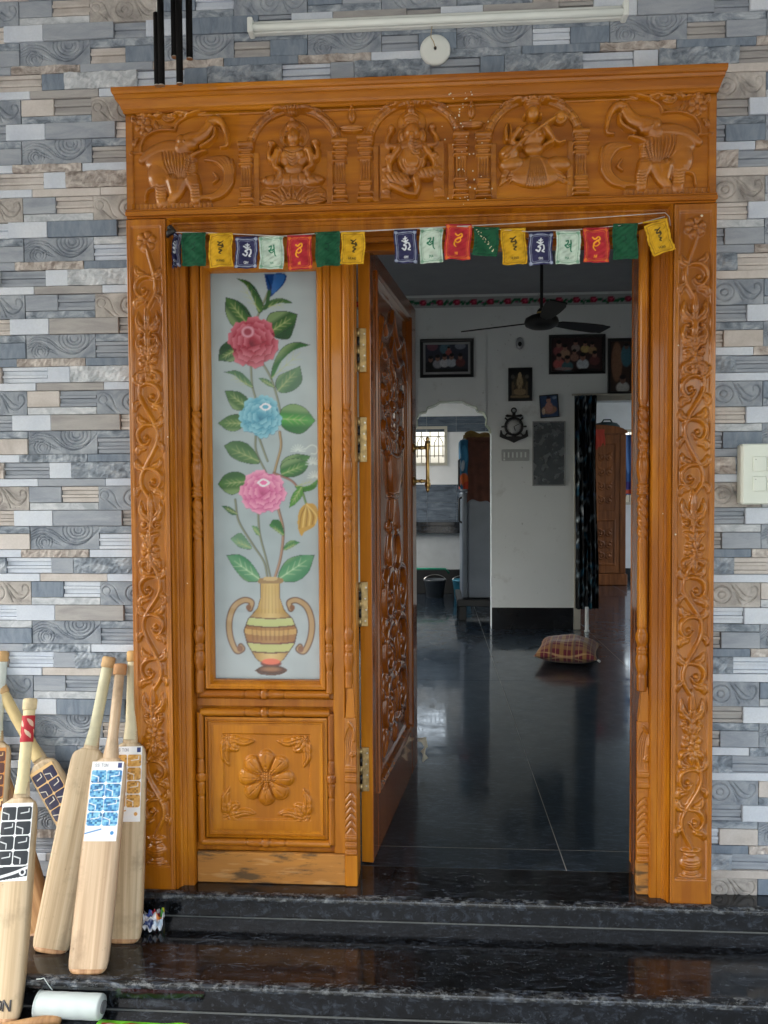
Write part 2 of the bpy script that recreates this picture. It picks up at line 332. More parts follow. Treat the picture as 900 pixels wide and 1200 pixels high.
# porch roof and what stands across the yard (seen only as reflections)
struct('porch_ceiling', MB().box(XL-1, XR+1, -3.45, -.0005, 3.02, 3.17), M_PLASTER)
struct('porch_beam', MB().box(XL-1, XR+1, -3.44, -3.22, 2.24, 3.0195, .01), M_PLASTER)
pp = thing('porch_pillar', (-1.5, -3.33, -.26), 'cream porch pillar at the yard edge, left of the steps', 'pillar'); MB().box(-1.64, -1.36, -3.45, -3.21, -.26, 2.2395, .01).build('shaft', M_PLASTER, pp)
pp = thing('porch_pillar', (4.3, -3.33, -.26), 'cream porch pillar at the yard edge, right of the steps', 'pillar'); MB().box(4.16, 4.44, -3.45, -3.21, -.26, 2.2395, .01).build('shaft', M_PLASTER, pp)
cw = thing('compound_wall', (1, -6.5, -.36), 'low plastered yard wall across from the door', 'wall'); m_ = MB(); m_.box(-12, -1.2, -6.62, -6.5, -.36, 1.15, .01); m_.box(1.8, 14, -6.62, -6.5, -.36, 1.15, .01); m_.build('masonry', plain('yard_wall_plaster', (.42, .45, .42, 1), .85), cw)
ga = thing('yard_gate', (.3, -6.5, -.36), 'grey barred metal gate in the yard wall', 'gate'); m_ = MB(); m_.box(-1.18, 1.78, -6.58, -6.54, -.25, -.2); m_.box(-1.18, 1.78, -6.58, -6.54, 1.2, 1.26)
for i in range(24): m_.box(-1.16+i*.127, -1.135+i*.127, -6.57, -6.55, -.2, 1.2)
m_.build('bars', M_STEEL, ga)
hb = thing('neighbour_house', (-9, -14, -.36), 'pale green two storey house across the street', 'house'); m_ = MB(); m_.box(-16, -2.0, -20, -13, -.36, 6.4); m_.build('wall', plain('pale_green_plaster', (.42, .50, .44, 1), .8), hb)
for wx in (-12, -9.5, -6.5, -3.6):
    for wz in (.9, 4.0):
        MB().box(wx-.6, wx+.6, -12.99, -12.95, wz, wz+1.2, .01).build('window', M_BLACK, hb)
MB().box(-16.6, -1.5, -20.5, -12.2, 6.41, 6.6).build('roof', M_PLASTER, hb)
# ---------------------------------------------------------------- stone clad wall
wall = thing('stone_clad_wall', (1.2, 0, -.08), 'house wall clad in grey, white and taupe stacked stone tile', 'wall')
HX0, HX1, HZ = .40, 2.05, 2.42   # hole for the door frame
bw = MB(); bw.box(XL-.6, HX0, .0105, .20, -.35, 3.02); bw.box(HX1, XR+.6, .0105, .20, -.35, 3.02); bw.box(HX0, HX1, .0105, .20, HZ, 3.02)
bw.build('masonry', plain('tile_backing', (.20, .21, .21, 1), .9), wall)
def stone(name, stops, sc=9, stretch=(1, 1, 1), rough=.6, bumpk=.25, bsc=60):
    t = NT(name); v = t.coord(stretch, True); n = t.noise(v, sc, 6, .62, .8); n2 = t.noise(v, 160, 2)
    c = t.ramp(n, stops); c = t.mix(.10, c, t.ramp(n2, [(.3, g(.2)), (.7, g(1))]), 'MULTIPLY'); t.col(c); t.par(Roughness=rough, Specular_IOR_Level=.4)
    t.bump(t.noise(v, bsc, 5, .6), bumpk, .002); return t.m
def sc3(a, b, c):
    a, b, c = [tuple((sum(q)/3+(x-sum(q)/3)*1.0)*.95+.05*165+3 for x in q) for q in (a, b, c)]
    return [(.33, srgb(*a)), (.5, srgb(*b)), (.7, srgb(*c))]
M_S = {
 'white': stone('white_stone', sc3((190, 200, 216), (203, 212, 225), (214, 221, 231)), 5, rough=.5, bumpk=.08),
 'taupe': stone('taupe_stone', sc3((146, 144, 145), (162, 160, 160), (176, 174, 172)), 7, (1, 1, 5), bumpk=.15),
 'grey': stone('grey_stone', sc3((136, 145, 158), (152, 160, 172), (166, 173, 182)), 7, (1, 1, 4), bumpk=.15),
 'slate': stone('slate_stone', sc3((102, 116, 134), (118, 132, 149), (134, 146, 161)), 8, (6, 1, 2), bumpk=.2),
 'sand': stone('sand_stone', sc3((178, 171, 166), (198, 192, 188), (210, 205, 202)), 6, bumpk=.1),
 'roughgrey': stone('rough_grey_stone', sc3((86, 98, 112), (136, 147, 160), (184, 192, 202)), 22, (1, 1, 1.6), bumpk=.6, bsc=40),
 'roughbrown': stone('rough_brown_stone', sc3((126, 116, 110), (176, 168, 163), (212, 206, 201)), 26, (1, 1, 1.5), bumpk=.6, bsc=40),
 'roughlight': stone('rough_light_stone', sc3((160, 168, 176), (190, 196, 203), (218, 222, 227)), 24, (1, 1, 1.5), bumpk=.5, bsc=40),
 'swirlgrey': stone('carved_grey_stone', sc3((112, 122, 136), (142, 151, 163), (168, 175, 184)), 14, bumpk=.3),
 'swirltaupe': stone('carved_taupe_stone', sc3((134, 130, 128), (172, 167, 163), (200, 195, 191)), 14, bumpk=.3)}
# (kind, x0, x1, ztop, zbot, proud) inside one 450 x 300 mm tile; z measured down from the foot of the wide carved piece
TILE = [('rough', .192-.45+.001, -.258+.0, 0, 0, 0)]
TILE = [('thinrough', -.028, .191, 0, .024, .006), ('thin', .193, .421, 0, .024, .007),
        ('ribbed', -.078, .068, .0255, .0745, .004), ('square', .0695, .1405, .0255, .0745, .007), ('rough', .142, .371, .0255, .0745, .009),
        ('thinlong', .032, .249, .076, .0995, .007), ('thinwhite', .2505, .481, .076, .0995, .008),
        ('flat', .001, .105, .101, .1505, .005), ('ribbed', .1065, .224, .101, .1505, .003), ('strip', .001, .224, .152, .1745, .004), ('vine', .2255, .449, .101, .1745, .004),
        ('white', -.048, .077, .176, .2245, .009), ('long', .0785, .300, .176, .2245, .009), ('ribbed', .3015, .401, .176, .2245, .003),
        ('wave', .001, .223, .226, .2985, .003), ('strip', .2245, .449, .226, .2485, .004), ('ribbed', .2245, .334, .25, .2985, .003), ('flat', .3355, .449, .25, .2985, .006)]
def swirl_height(kind):
    w, h = (.222, .0725) if kind == 'wave' else (.2235, .0735)
    rl = Relief(0, w, 0, h, .0022); rl.H += .002
    if kind == 'wave':
        for q in range(4):
            off = q*.0085
            rl.groove([(.0, .052-off*.9), (.035, .068-off), (.075, .058-off), (.105, .035-off*.9), (.14, .014+.002*q-off*.3), (.175, .022-off*.2), (.222, .062-off*.4)] if q < 2 else [(.0, .052-off*.9), (.035, .066-off), (.07, .05-off), (.1, .024-off*.4)], .0025, .0048)
        for q in (.009, .017, .026): rl.groove([(.045+q*math.cos(a), .022+q*math.sin(a)) for a in np.linspace(-.6, 4.4, 16)], .0023, .0046)
        for q in (.010, .019, .029, .039): rl.groove([(.155+q*1.25*math.cos(a), .060+q*math.sin(a)) for a in np.linspace(2.6, 6.8, 16)], .0023, .0046)
    else:
        for q in (.009, .024): rl.groove([(.110+q*1.15*math.cos(a), .037+q*1.05*math.sin(a)) for a in np.linspace(0, 6.4, 22)], .0028, .005)
        rl.groove([(.135, .037+.034), (.15, .05), (.17, .022), (.195, .018), (.216, .04), (.212, .06), (.198, .06), (.197, .047)], .0028, .005)
        rl.groove([(.142, .06), (.155, .03), (.165, .008)], .0026, .0044); rl.groove([(.15, .066), (.18, .035), (.2, .03)], .0025, .0048)
        rl.groove([(.02+.013*math.cos(a), .045+.013*math.sin(a)) for a in np.linspace(-1, 4.5, 14)], .0024, .0032)
        rl.groove([(.0, .058), (.02, .068), (.045, .055), (.06, .02), (.075, .006)], .0024, .0032); rl.groove([(.03, .03), (.05, .012), (.06, .004)], .0026, .0044)
        for q in (.15, .163, .178, .19): rl.groove([(q, .010), (q+.004, .008)], .0018, .002)
    return rl.H
SW = {k: swirl_height(k) for k in ('wave', 'vine')}
mesh_cache = {}
def stone_mesh(kind, w, h, c0, c1, var):
    # local: x 0..w (clipped to c0..c1), z 0..-h, back at y=0, faces -y
    key = (kind if kind in SW or kind in ('ribbed', 'rough', 'thinrough') else 'flat', round(w, 4), round(h, 4), round(c0, 3), round(c1, 3), var)
    if key in mesh_cache: return mesh_cache[key]
    k = key[0]; mb = MB(); D = .012
    if k == 'flat': mb.box(c0, c1, -D, 0, -h, 0, .0012)
    elif k == 'ribbed':
        nst = 4 if h > .04 else 2; z = 0; hs = [.30, .18, .30, .22] if var % 2 else [.24, .28, .18, .30]; ds = [D-.004, D+.001, D-.006, D] if var % 2 else [D, D-.006, D+.001, D-.004]
        for a, d in zip(hs, ds): mb.box(c0, c1, -d, 0, -z-h*a+.0004, -z-.0002, .001); z += h*a
    elif k in ('rough', 'thinrough'):
        r_ = np.random.default_rng(var+5); nx = max(3, int((c1-c0)/.008)); nz = max(3, int(h/.007)); Xg, Zg = np.meshgrid(np.linspace(c0, c1, nx), np.linspace(-h, 0, nz))
        Hh = np.pad(D+.0045*(r_.random((nz, nx))-.5)+.003*np.sin(Xg*55+var+Zg*40), 1); Xg = np.pad(Xg, 1, mode='edge'); Zg = np.pad(Zg, 1, mode='edge')
        o = grid_mesh('tmp', np.stack([Xg, -Hh, Zg], -1), M_S['grey'], smooth=False); me = o.data; bpy.data.objects.remove(o); mesh_cache[key] = me; return me
    else:
        Hs = SW[k]; nz, nx = Hs.shape; xs = np.linspace(0, w, nx); zs = np.linspace(-h, 0, nz); sel = (xs >= c0-1e-6) & (xs <= c1+1e-6); Hs = Hs[:, sel]+D-.002; xs = xs[sel]
        Hp = np.pad(Hs, 1); xs2 = np.r_[xs[0], xs, xs[-1]]; zs2 = np.r_[zs[0], zs, zs[-1]]; Xg, Zg = np.meshgrid(xs2, zs2)
        o = grid_mesh('tmp', np.stack([Xg, -Hp, Zg], -1), M_S['grey'], smooth=False); me = o.data; bpy.data.objects.remove(o); mesh_cache[key] = me; return me
    me = bpy.data.meshes.new('stone'); me.from_pydata(mb.v, [], mb.f); me.materials.append(M_S['grey']); mesh_cache[key] = me; return me
CH = {'thinrough': ['roughbrown']*5+['roughgrey'], 'thin': ['white', 'white', 'slate', 'grey'], 'ribbed': ['grey', 'grey', 'white', 'taupe', 'sand'], 'square': ['white', 'slate', 'grey', 'white'], 'rough': ['roughgrey']*4+['roughlight', 'roughbrown'],
      'thinlong': ['taupe', 'grey', 'slate', 'sand'], 'thinwhite': ['white']*4+['sand'], 'flat': ['grey', 'slate', 'slate', 'sand', 'grey'], 'strip': ['roughgrey', 'roughgrey', 'roughlight'], 'vine': ['swirlgrey', 'swirlgrey', 'swirltaupe'], 'white': ['white'],
      'long': ['taupe', 'grey', 'taupe', 'slate'], 'wave': ['swirlgrey']}
pieces = []
rs = random.Random(11)
for j in range(-4, 12):
    for i in range(-3, 9):
        for kind, xa, xb, za, zb, pr in TILE:
            x0, x1 = xa+i*.45, xb+i*.45; z1 = 2.252-.3*j-za; z0 = 2.252-.3*j-zb; mt = rs.choice(CH[kind]); var = rs.randrange(4); pj = pr+rs.uniform(-.0012, .0012)
            if x1 < -1.2 or x0 > 3.3 or z1 < -.07 or z0 > 3.0: continue
            if z0 < -.078: continue
            spans = [(x0, x1)]
            if z0 < 2.40:
                spans = []
                if x0 < .36: spans.append((x0, min(x1, .40)))
                if x1 > 2.085: spans.append((max(x0, 2.05), x1))
            for a, b in spans:
                if b-a > .012: pieces.append((kind, x0, x1, z0, z1, a, b, mt, var, pj))
cxs, czs = 1.2, 1.3
def vis(p):
    a, b, z0, z1 = p[5], p[6], p[3], p[4]
    inside = b > -.12 and a < 2.29 and z1 > -.06 and z0 < 2.74
    return -(b-a)*(z1-z0) if inside else 1+abs((a+b)/2-cxs)
pieces.sort(key=vis)
rest = MB(); STM = list(M_S)
for n, (kind, x0, x1, z0, z1, a, b, mt, var, pj) in enumerate(pieces):
    me = stone_mesh(kind, x1-x0, z1-z0, a-x0, b-x0, var)
    off = Vector((x0, .0105-(pj-.004), z1))
    if n < 298:
        o = bpy.data.objects.new('stone', me); C.objects.link(o); o.parent = wall; o.location = off-BASE[wall.name]
        o.material_slots[0].link = 'OBJECT'; o.material_slots[0].material = M_S[mt]
    else:
        rest.cur = STM.index(mt); rest.add([v.co+off for v in me.vertices], [tuple(f.vertices) for f in me.polygons])
o = rest.build('small_stones', [M_S[k] for k in STM], wall); o['kind'] = 'stuff'
for me in mesh_cache.values(): pass
# ---------------------------------------------------------------- rooms behind the door
Y0 = .20; Y2 = 4.34; Y2b = 4.50; ZC = 2.89
fl = tag(newobj('floor', None, None, (1.7, 2.2, 0)), kind='structure')
xs_ = [-2.2, -1.0, -.1, .8, 1.70, 2.6, 3.5, 5.4]; ys_ = [.1205, .263, 2.55, 4.86, 7.15, 8.6]
for ix in range(len(xs_)-1):
    for iy in range(len(ys_)-1):
        MB().box(xs_[ix]+.0014, xs_[ix+1]-.0014, ys_[iy]+.0016, ys_[iy+1]-.0016, -.025, 0, .0004).build('slab', M_GRF, fl)
MB().box(-2.2, 5.4, .1206, 8.6, -.05, -.0009).build('joint_mortar', plain('floor_grout', (.36, .37, .36, 1), .8), fl)
M_SOCK = plain('black_skirting', (.012, .013, .015, 1), .15)
hw = MB()   # hall walls, with unseen side openings added to brighten the hall
hw.box(-1.35, -1.2, .2, 1.2, 0, ZC); hw.box(-1.35, -1.2, 3.0, Y2, 0, ZC); hw.box(-1.35, -1.2, 1.2, 3.0, 0, .8); hw.box(-1.35, -1.2, 1.2, 3.0, 2.15, ZC)
hw.box(3.9, 4.05, .2, 1.3, 0, ZC); hw.box(3.9, 4.05, 2.6, Y2, 0, ZC); hw.box(3.9, 4.05, 1.3, 2.6, 0, .8); hw.box(3.9, 4.05, 1.3, 2.6, 2.1, ZC)
struct('hall_side_walls', hw, M_WALLI)
AX0, AX1 = 1.105, 1.785; DX0, DX1, DZ = 2.545, 3.42, 1.965
pw = MB(); pw.box(-1.35, AX0, Y2, Y2b, 0, ZC-.001); pw.box(AX1, DX0, Y2, Y2b, 0, ZC-.001); pw.box(DX0, DX1, Y2, Y2b, DZ, ZC-.001); pw.box(DX1, 5.4, Y2, Y2b, 0, ZC-.001)
arch = [(AX0, 1.70), (AX0+.012, 1.745), (AX0+.04, 1.775), (AX0+.035, 1.835), (AX0+.065, 1.885), (AX0+.115, 1.895), (AX0+.125, 1.93), (AX0+.20, 1.955), (AX0+.24, 1.98), (AX1-.24, 1.98), (AX1-.20, 1.955), (AX1-.125, 1.93), (AX1-.115, 1.895), (AX1-.065, 1.885), (AX1-.035, 1.835), (AX1-.04, 1.775), (AX1-.012, 1.745), (AX1, 1.70)]
n = len(arch)
for i in range(n-1):
    (xa, za), (xb, zb) = arch[i], arch[i+1]
    if xb-xa > 1e-4: pw.add([(xa, Y2, za), (xb, Y2, zb), (xb, Y2, ZC-.001), (xa, Y2, ZC-.001), (xa, Y2b, za), (xb, Y2b, zb), (xb, Y2b, ZC-.001), (xa, Y2b, ZC-.001)], [(0, 1, 2, 3), (4, 7, 6, 5), (0, 4, 5, 1)])
    else: pw.add([(xa, Y2, za), (xb, Y2, zb), (xb, Y2b, zb), (xa, Y2b, za)], [(0, 1, 2, 3)])
struct('hall_back_wall', pw, M_WALLI)
ah = MB(); 
for i in range(n-1):
    (xa, za), (xb, zb) = arch[i], arch[i+1]; L = math.hypot(xb-xa, zb-za); nx_, nz_ = -(zb-za)/L*.006, (xb-xa)/L*.006
    ah.add([(xa, Y2-.004, za), (xb, Y2-.004, zb), (xb-nx_, Y2-.004, zb-nz_), (xa-nx_, Y2-.004, za-nz_), (xa, Y2b, za), (xb, Y2b, zb), (xb-nx_, Y2b, zb-nz_), (xa-nx_, Y2b, za-nz_)], [(0, 1, 2, 3), (2, 6, 7, 3), (4, 7, 6, 5)])
o = struct('arch_lit_edge', ah, plain('pale_green_reveal_light', (.55, .62, .50, 1), .25))  # pale green colour stands for kitchen light on the arch reveal
fi = MB(); fi.box(-1.2, HX0, .2005, .2105, 0, ZC); fi.box(HX1, 3.9, .2005, .2105, 0, ZC); fi.box(HX0, HX1, .2005, .2105, 2.2, ZC); struct('hall_front_wall', fi, M_WALLI)
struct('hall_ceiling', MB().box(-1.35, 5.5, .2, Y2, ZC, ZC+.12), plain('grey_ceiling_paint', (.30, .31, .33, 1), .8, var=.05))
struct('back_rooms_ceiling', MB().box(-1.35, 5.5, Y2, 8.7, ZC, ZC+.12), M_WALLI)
sk = MB(); sk.box(AX1+.001, DX0-.06, Y2-.012, Y2-.0005, 0, .187, .002); sk.box(-1.2, AX0-.02, Y2-.012, Y2-.0005, 0, .187, .002); sk.box(DX1+.06, 3.9, Y2-.012, Y2-.0005, 0, .187, .002); sk.box(3.888, 3.8995, .25, Y2-.02, 0, .187); struct('skirting', sk, M_SOCK)
# kitchen
KY = 7.1
kw = MB(); WX0, WX1, WZ0, WZ1 = .62, 1.46, 1.495, 1.975
kw.box(-.6, WX0, KY, KY+.12, 0, ZC); kw.box(WX1, 2.42, KY, KY+.12, 0, ZC); kw.box(WX0, WX1, KY, KY+.12, 0, WZ0); kw.box(WX0, WX1, KY, KY+.12, WZ1, ZC)
kw.box(-.72, -.6, Y2b, 4.7, 0, ZC); kw.box(-.72, -.6, 6.9, KY+.12, 0, ZC); kw.box(-.72, -.6, 4.7, 6.9, 0, 1.0); kw.box(-.72, -.6, 4.7, 6.9, 2.7, ZC); kw.box(2.30, 2.42, Y2b, KY, 0, ZC-.002)  # unseen opening in the side wall, added to brighten the kitchen
struct('kitchen_walls', kw, plain('kitchen_paint', srgb(226, 229, 231), .7, var=.04))
M_KT = stone('grey_kitchen_tile', sc3((52, 62, 74), (78, 90, 104), (104, 116, 128)), 5, (1, 1, 5), rough=.25, bumpk=.05)
# bedroom
BY = 7.9; BX0, BX1 = 3.765, 4.75
bb = MB(); bb.box(2.42, BX0, BY, BY+.12, 0, ZC); bb.box(BX1, 5.4, BY, BY+.12, 0, ZC); bb.box(BX0, BX1, BY, BY+.12, 0, .985); bb.box(BX0, BX1, BY, BY+.12, 1.97, ZC)
bb.box(5.28, 5.4, Y2b, 4.65, 0, ZC); bb.box(5.28, 5.4, 7.8, BY, 0, ZC); bb.box(5.28, 5.4, 4.65, 7.8, 0, .05); bb.box(5.28, 5.4, 4.65, 7.8, 2.8, ZC); bb.box(2.4205, 2.44, Y2b, BY, 0, ZC-.003)  # unseen side opening, made nearly full height to brighten the bedroom
struct('bedroom_walls', bb, plain('bedroom_paint', srgb(228, 232, 236), .7, var=.04))
sk = MB(); sk.box(2.46, 5.27, BY-.012, BY-.0005, 0, .15, .002); struct('bedroom_skirting', sk, M_SOCK)
# ================================================================ DOOR FRAME
fr = thing('carved_door_frame', (1.222, 0, 0), 'carved orange varnished wooden door frame with lintel of deities and elephants', 'door frame')
FX0, FX1 = .352, 2.092
def sheet(rl, name, y, mat, parent, skirt=.011, xr=None, abs_=True):
    i0, i1 = 0, rl.nx
    if xr: i0 = int(round((xr[0]-rl.x0)/rl.hx)); i1 = int(round((xr[1]-rl.x0)/rl.hx))+1
    H = np.pad(rl.H[:, i0:i1], 1, constant_values=-skirt); X = rl.X[i0:i1]; X = np.r_[X[0], X, X[-1]]; Z = np.r_[rl.Z[0], rl.Z, rl.Z[-1]]
    Xg, Zg = np.meshgrid(X, Z); return grid_mesh(name, np.stack([Xg, y-H, Zg], -1), mat, parent, None, True, None, abs_)
def post_relief(x0, x1, mirror):
    rl = Relief(x0, x1, .0, 2.055, .0025); cx = (x0+x1)/2; sg0 = -1 if mirror else 1
    fx0, fx1 = cx-.046, cx+.046
    Xg = rl.X[None]; Zg = rl.Z[:, None]
    d = np.minimum(np.minimum(Xg-fx0, fx1-Xg), np.minimum(Zg-.072, 2.035-Zg)); rl.H -= .006*np.clip(d/.003, 0, 1)
    d2 = np.minimum(np.minimum(Xg-x0, x1-Xg)-.0055, 9)+0*Zg; rl.H -= .002*np.exp(-(d2/.0016)**2)
    b = -.006; A = .024
    nodes = [('f', 1.99, 0), ('s', 1.847, 1), ('l', 1.765, 1), ('l', 1.695, -1), ('f', 1.625, 0), ('s', 1.525, -1), ('s', 1.40, 1), ('s', 1.267, -1), ('l', 1.19, -1), ('f', 1.053, 1), ('s', .937, 1), ('s', .82, -1), ('s', .683, 1), ('l', .60, 1), ('f', .483, 0), ('s', .367, -1), ('s', .247, 1)]
    rl.H0 = None
    # stem
    stem = [(cx+.004, 1.965)]
    for t, z, sd in nodes[1:]:
        sd *= sg0
        if t == 's': stem.append((cx-sd*A*1.15, z+.004))
        else: stem.append((cx+sd*.006, z))
    stem.append((cx, .168))
    G = np.zeros_like(rl.H)
    sv = rl.H.copy(); rl.H = np.zeros_like(sv)
    rl.stroke(stem, .0062, .0085)
    for k, (t, z, sd) in enumerate(nodes):
        sd *= sg0
        if t == 's':
            c = (cx+sd*.010, z-.002); a0 = R(115) if sd > 0 else R(65)
            rl.stroke([(cx-sd*.020, z+.030), (cx-sd*.006, z+.037), (cx+sd*.016, z+.034), (cx+sd*.032, z+.018), (cx+sd*.034, z-.004), (cx+sd*.022, z-.022), (cx+sd*.006, z-.020), (cx-sd*.002, z-.006)], [.004, .007, .0085, .0075, .006, .005, .0045, .0035], .0105)
            rl.ell(c, .0085, .0085, .0105)
            rl.groove([(c[0]+.0085*math.cos(a), c[1]+.0085*math.sin(a)) for a in np.linspace(0, 6.3, 14)], .0017, .004)
            for (ax, az), (bx, bz), w, bn in (((-.012, .034), (-.040, .066), .012, .25), ((.006, .042), (.034, .070), .012, -.25), ((-.024, -.016), (-.041, -.050), .010, -.2), ((.010, -.032), (.038, -.056), .013, .3)):
                rl.leaf((cx+sd*ax, z+az), (cx+sd*bx, z+bz), w, .0072, bn*sd, veins=1)
        elif t == 'f':
            c = (cx+sd*.004, z); rl.flower(c, .032 if z > 1.9 else .031, .0095, 6, .3)
            if z < 1.9:
                for dz in (.034, -.036):
                    for s3 in (-1, 0, 1): rl.leaf((c[0]+s3*.008, z+dz*.7), (c[0]+s3*.032, z+dz*(1.55 if s3 else 1.9)), .012, .010, .2*s3, veins=2)
        else:
            for q_, (ang, ln) in enumerate(((150, .058), (30, .058), (128, .078), (52, .078), (90, .090))):
                a_ = R(ang); rl.leaf((cx+.006*math.cos(a_), z-.045), (cx+ln*.62*math.cos(a_), z-.045+ln*math.sin(a_)), .0115, .0075+.0008*q_, (.18 if ang > 90 else -.18) if ang != 90 else 0, veins=1)
            for s3 in (-1, 1): rl.spiral((cx+s3*.020, z-.058), .017, 1.1, 1.5, s3, .0045, .009)
    # pot
    for zc, rx, rz in ((.160, .030, .007), (.148, .018, .008), (.120, .031, .024), (.092, .022, .006), (.083, .033, .006)): rl.ell((cx, zc), rx, rz, .009)
    for zc in (.112, .120, .128): rl.groove([(cx-.024, zc), (cx, zc-.003), (cx+.024, zc)], .0014, .003)
    M_ = (rl.H > 0); carve = np.clip(rl.H, 0, None)*1.5; rl.H = np.where(M_, sv+carve, sv)
    # V sunk outline and bottom flat
    return rl
for x0, x1, mir in ((FX0, .4715, True), (1.9735, FX1, False)):
    MB().box(x0, x1, -.050, .0095, -.004, 2.058).build('post', M_WV, fr)
    sheet(post_relief(x0, x1, mir), 'carved_post', -.060, M_CARVEV, fr)
# inner casing
cas = MB(); prof = [(0, -.045), (.0012, -.054), (.005, -.056), (.008, -.050), (.010, -.042), (.013, -.037), (.017, -.036), (.019, -.031), (.030, -.031), (.031, -.0295), (.033, -.031), (.050, -.031), (.052, -.027), (.053, -.012), (.054, .012)]
cas.sweep(.472, 1.973, -.10, 2.062, prof, sides='LTR'); cas.box(.472, .526, .005, .20, -.004, 2.06); cas.box(1.919, 1.973, .0125, .20, -.004, 2.06); cas.box(.526, 1.919, .0125, .20, 2.0085, 2.06); cas.build('inner_casing', M_WV, fr)
hd = MB(); hd.box(.526, 1.035, -.003, .0125, 1.935, 2.02, .002); hd.build('sidelight_head', M_WH, fr)
hd = MB(); hd.box(1.0345, 1.906, .075, .098, 1.985, 2.0085, .002); hd.box(1.0345, 1.906, .0125, .030, 1.994, 2.0084, .002); hd.build('head_stop', M_WH, fr)
jb = MB(); jb.box(1.906, 1.919, -.008, .098, 0.0005, 2.0085, .002); jb.box(1.9065, 1.919, .099, .135, .0006, 2.008, .002); jb.build('jamb', M_LEAF_SHADED, fr)  # jamb takes the shade-darkened leaf wood
def column(xc, yc, r, secs, name, n=22, dz=.004, x_scale=1.0):
    rings = []
    for typ, z1, z0 in secs:
        L = z1-z0; k = max(2, int(L/dz)); 
        for z in np.linspace(z1, z0, k, endpoint=False):
            t = (z1-z)/L; ring = []
            for i in range(n):
                a = 2*PI*i/n; q = r
                if typ == 's': q = r*(.80+.30*abs(math.cos(1.5*(a)+z*2*PI/.048*.75))) * (1-.35*max(0, 1-min(t, 1-t)*14))
                elif typ == 'l': q = r*(1.06+.10*abs(math.cos(4*a+.5*math.sin(t*6))))*(.86+.24*math.sin(PI*min(1, t*1.15)))-(.0012 if abs(t-.08) < .03 or abs(t-.93) < .04 else 0)
                elif typ == 'r': q = r*(.86+.32*abs(math.sin(PI*t*2)))
                elif typ == 't': q = r*(.92-.35*t)
                ring.append((xc+q*math.cos(a), yc+q*math.sin(a), z))
            rings.append(ring)
    m_ = MB(); m_.loft(rings, True, True); return m_.build(name, M_WV, fr)
SEC = lambda top, bot: [('p', top, 1.492), ('r', 1.492, 1.484), ('s', 1.484, 1.345), ('r', 1.345, 1.335), ('l', 1.335, 1.250), ('r', 1.250, 1.225), ('l', 1.225, 1.213), ('s', 1.213, 1.085), ('r', 1.085, 1.077), ('p', 1.077, .815), ('r', .815, .807), ('l', .807, .757), ('r', .757, .737), ('l', .737, .675), ('r', .675, .668), ('p', .668, bot)]
column(.542, -.004, .0155, SEC(2.0, .60), 'turned_column'); column(.9505, -.002, .0118, SEC(1.99, .60), 'turned_column')
column(1.011, -.006, .0125, SEC(2.0, .62), 'turned_column'); column(1.901, -.006, .0150, SEC(2.0, .62), 'turned_column')
# mullion, flats between the columns
mu = MB(); mu.box(.9625, .999, -.009, .03, .10, 2.0, .003); mu.box(.9990, 1.0335, .002, .100, 0.0004, 2.0075, .002); mu.build('mullion', M_WO, fr)
# carved bases of the mullion and the right jamb
def base_relief(xa, xb, y, zt):
    m_ = MB(); rl = Relief(xa, xb, .08, zt, .0018); w = xb-xa; cx = (xa+xb)/2
    rl.H += .002; rl.stroke([(cx-w*.1, zt-.012), (cx+w*.3, zt-.04), (cx+w*.3, zt-.07)], .004, .006)
    s_ = zt-.395
    for q in range(4): rl.groove([(xa+w*(.1+.13*q), .385+s_*0), (xa+w*(.0+.16*q), .43), (xa+w*(.12+.15*q), .47), (xa+w*(.4+.12*q), .50)], .0022, .005)
    rl.spiral((cx+w*.18, .415), w*.26, 1.2, 0, 1, .003, .006)
    Z = rl.Z[:, None]; X0 = rl.X[None]
    for a, b in ((.362, .378), (.330, .346), (.146, .160), (.122, .136), (.10, .112)): rl.H = np.where((Z > a) & (Z < b)+0*X0.astype(bool), .0075, rl.H)
    for q in range(6): rl.groove([(xa, .165+q*.022), (cx, .18+q*.022+.006), (xb-.004, .17+q*.023)], .0024, .005)
    return rl.smooth(1)
for xa, xb, y in ((.9975, 1.0335, -.012), (1.887, 1.9285, -.014)):
    sheet(base_relief(xa, xb, y, .53), 'carved_base', y, M_CARVEV, fr, .012)
    t_ = MB(); t_.loft([[(xa+.003+(xb-xa-.006)*u*(0.5 if k else 1)+(xb-xa)*.25*k, y_, z) for u, y_ in ((0, y), (1, y), (1, y+.02), (0, y+.02))] for k, z in ((0, .531), (1, .635))], True, False); t_.build('tapered_stop', M_WO, fr)
    MB().box(xa-.0015, xb+.0015, y-.004, .004, 0.0008, .0995, .003).build('plinth_block', M_WORN if xa > 1.5 else M_WO, fr)
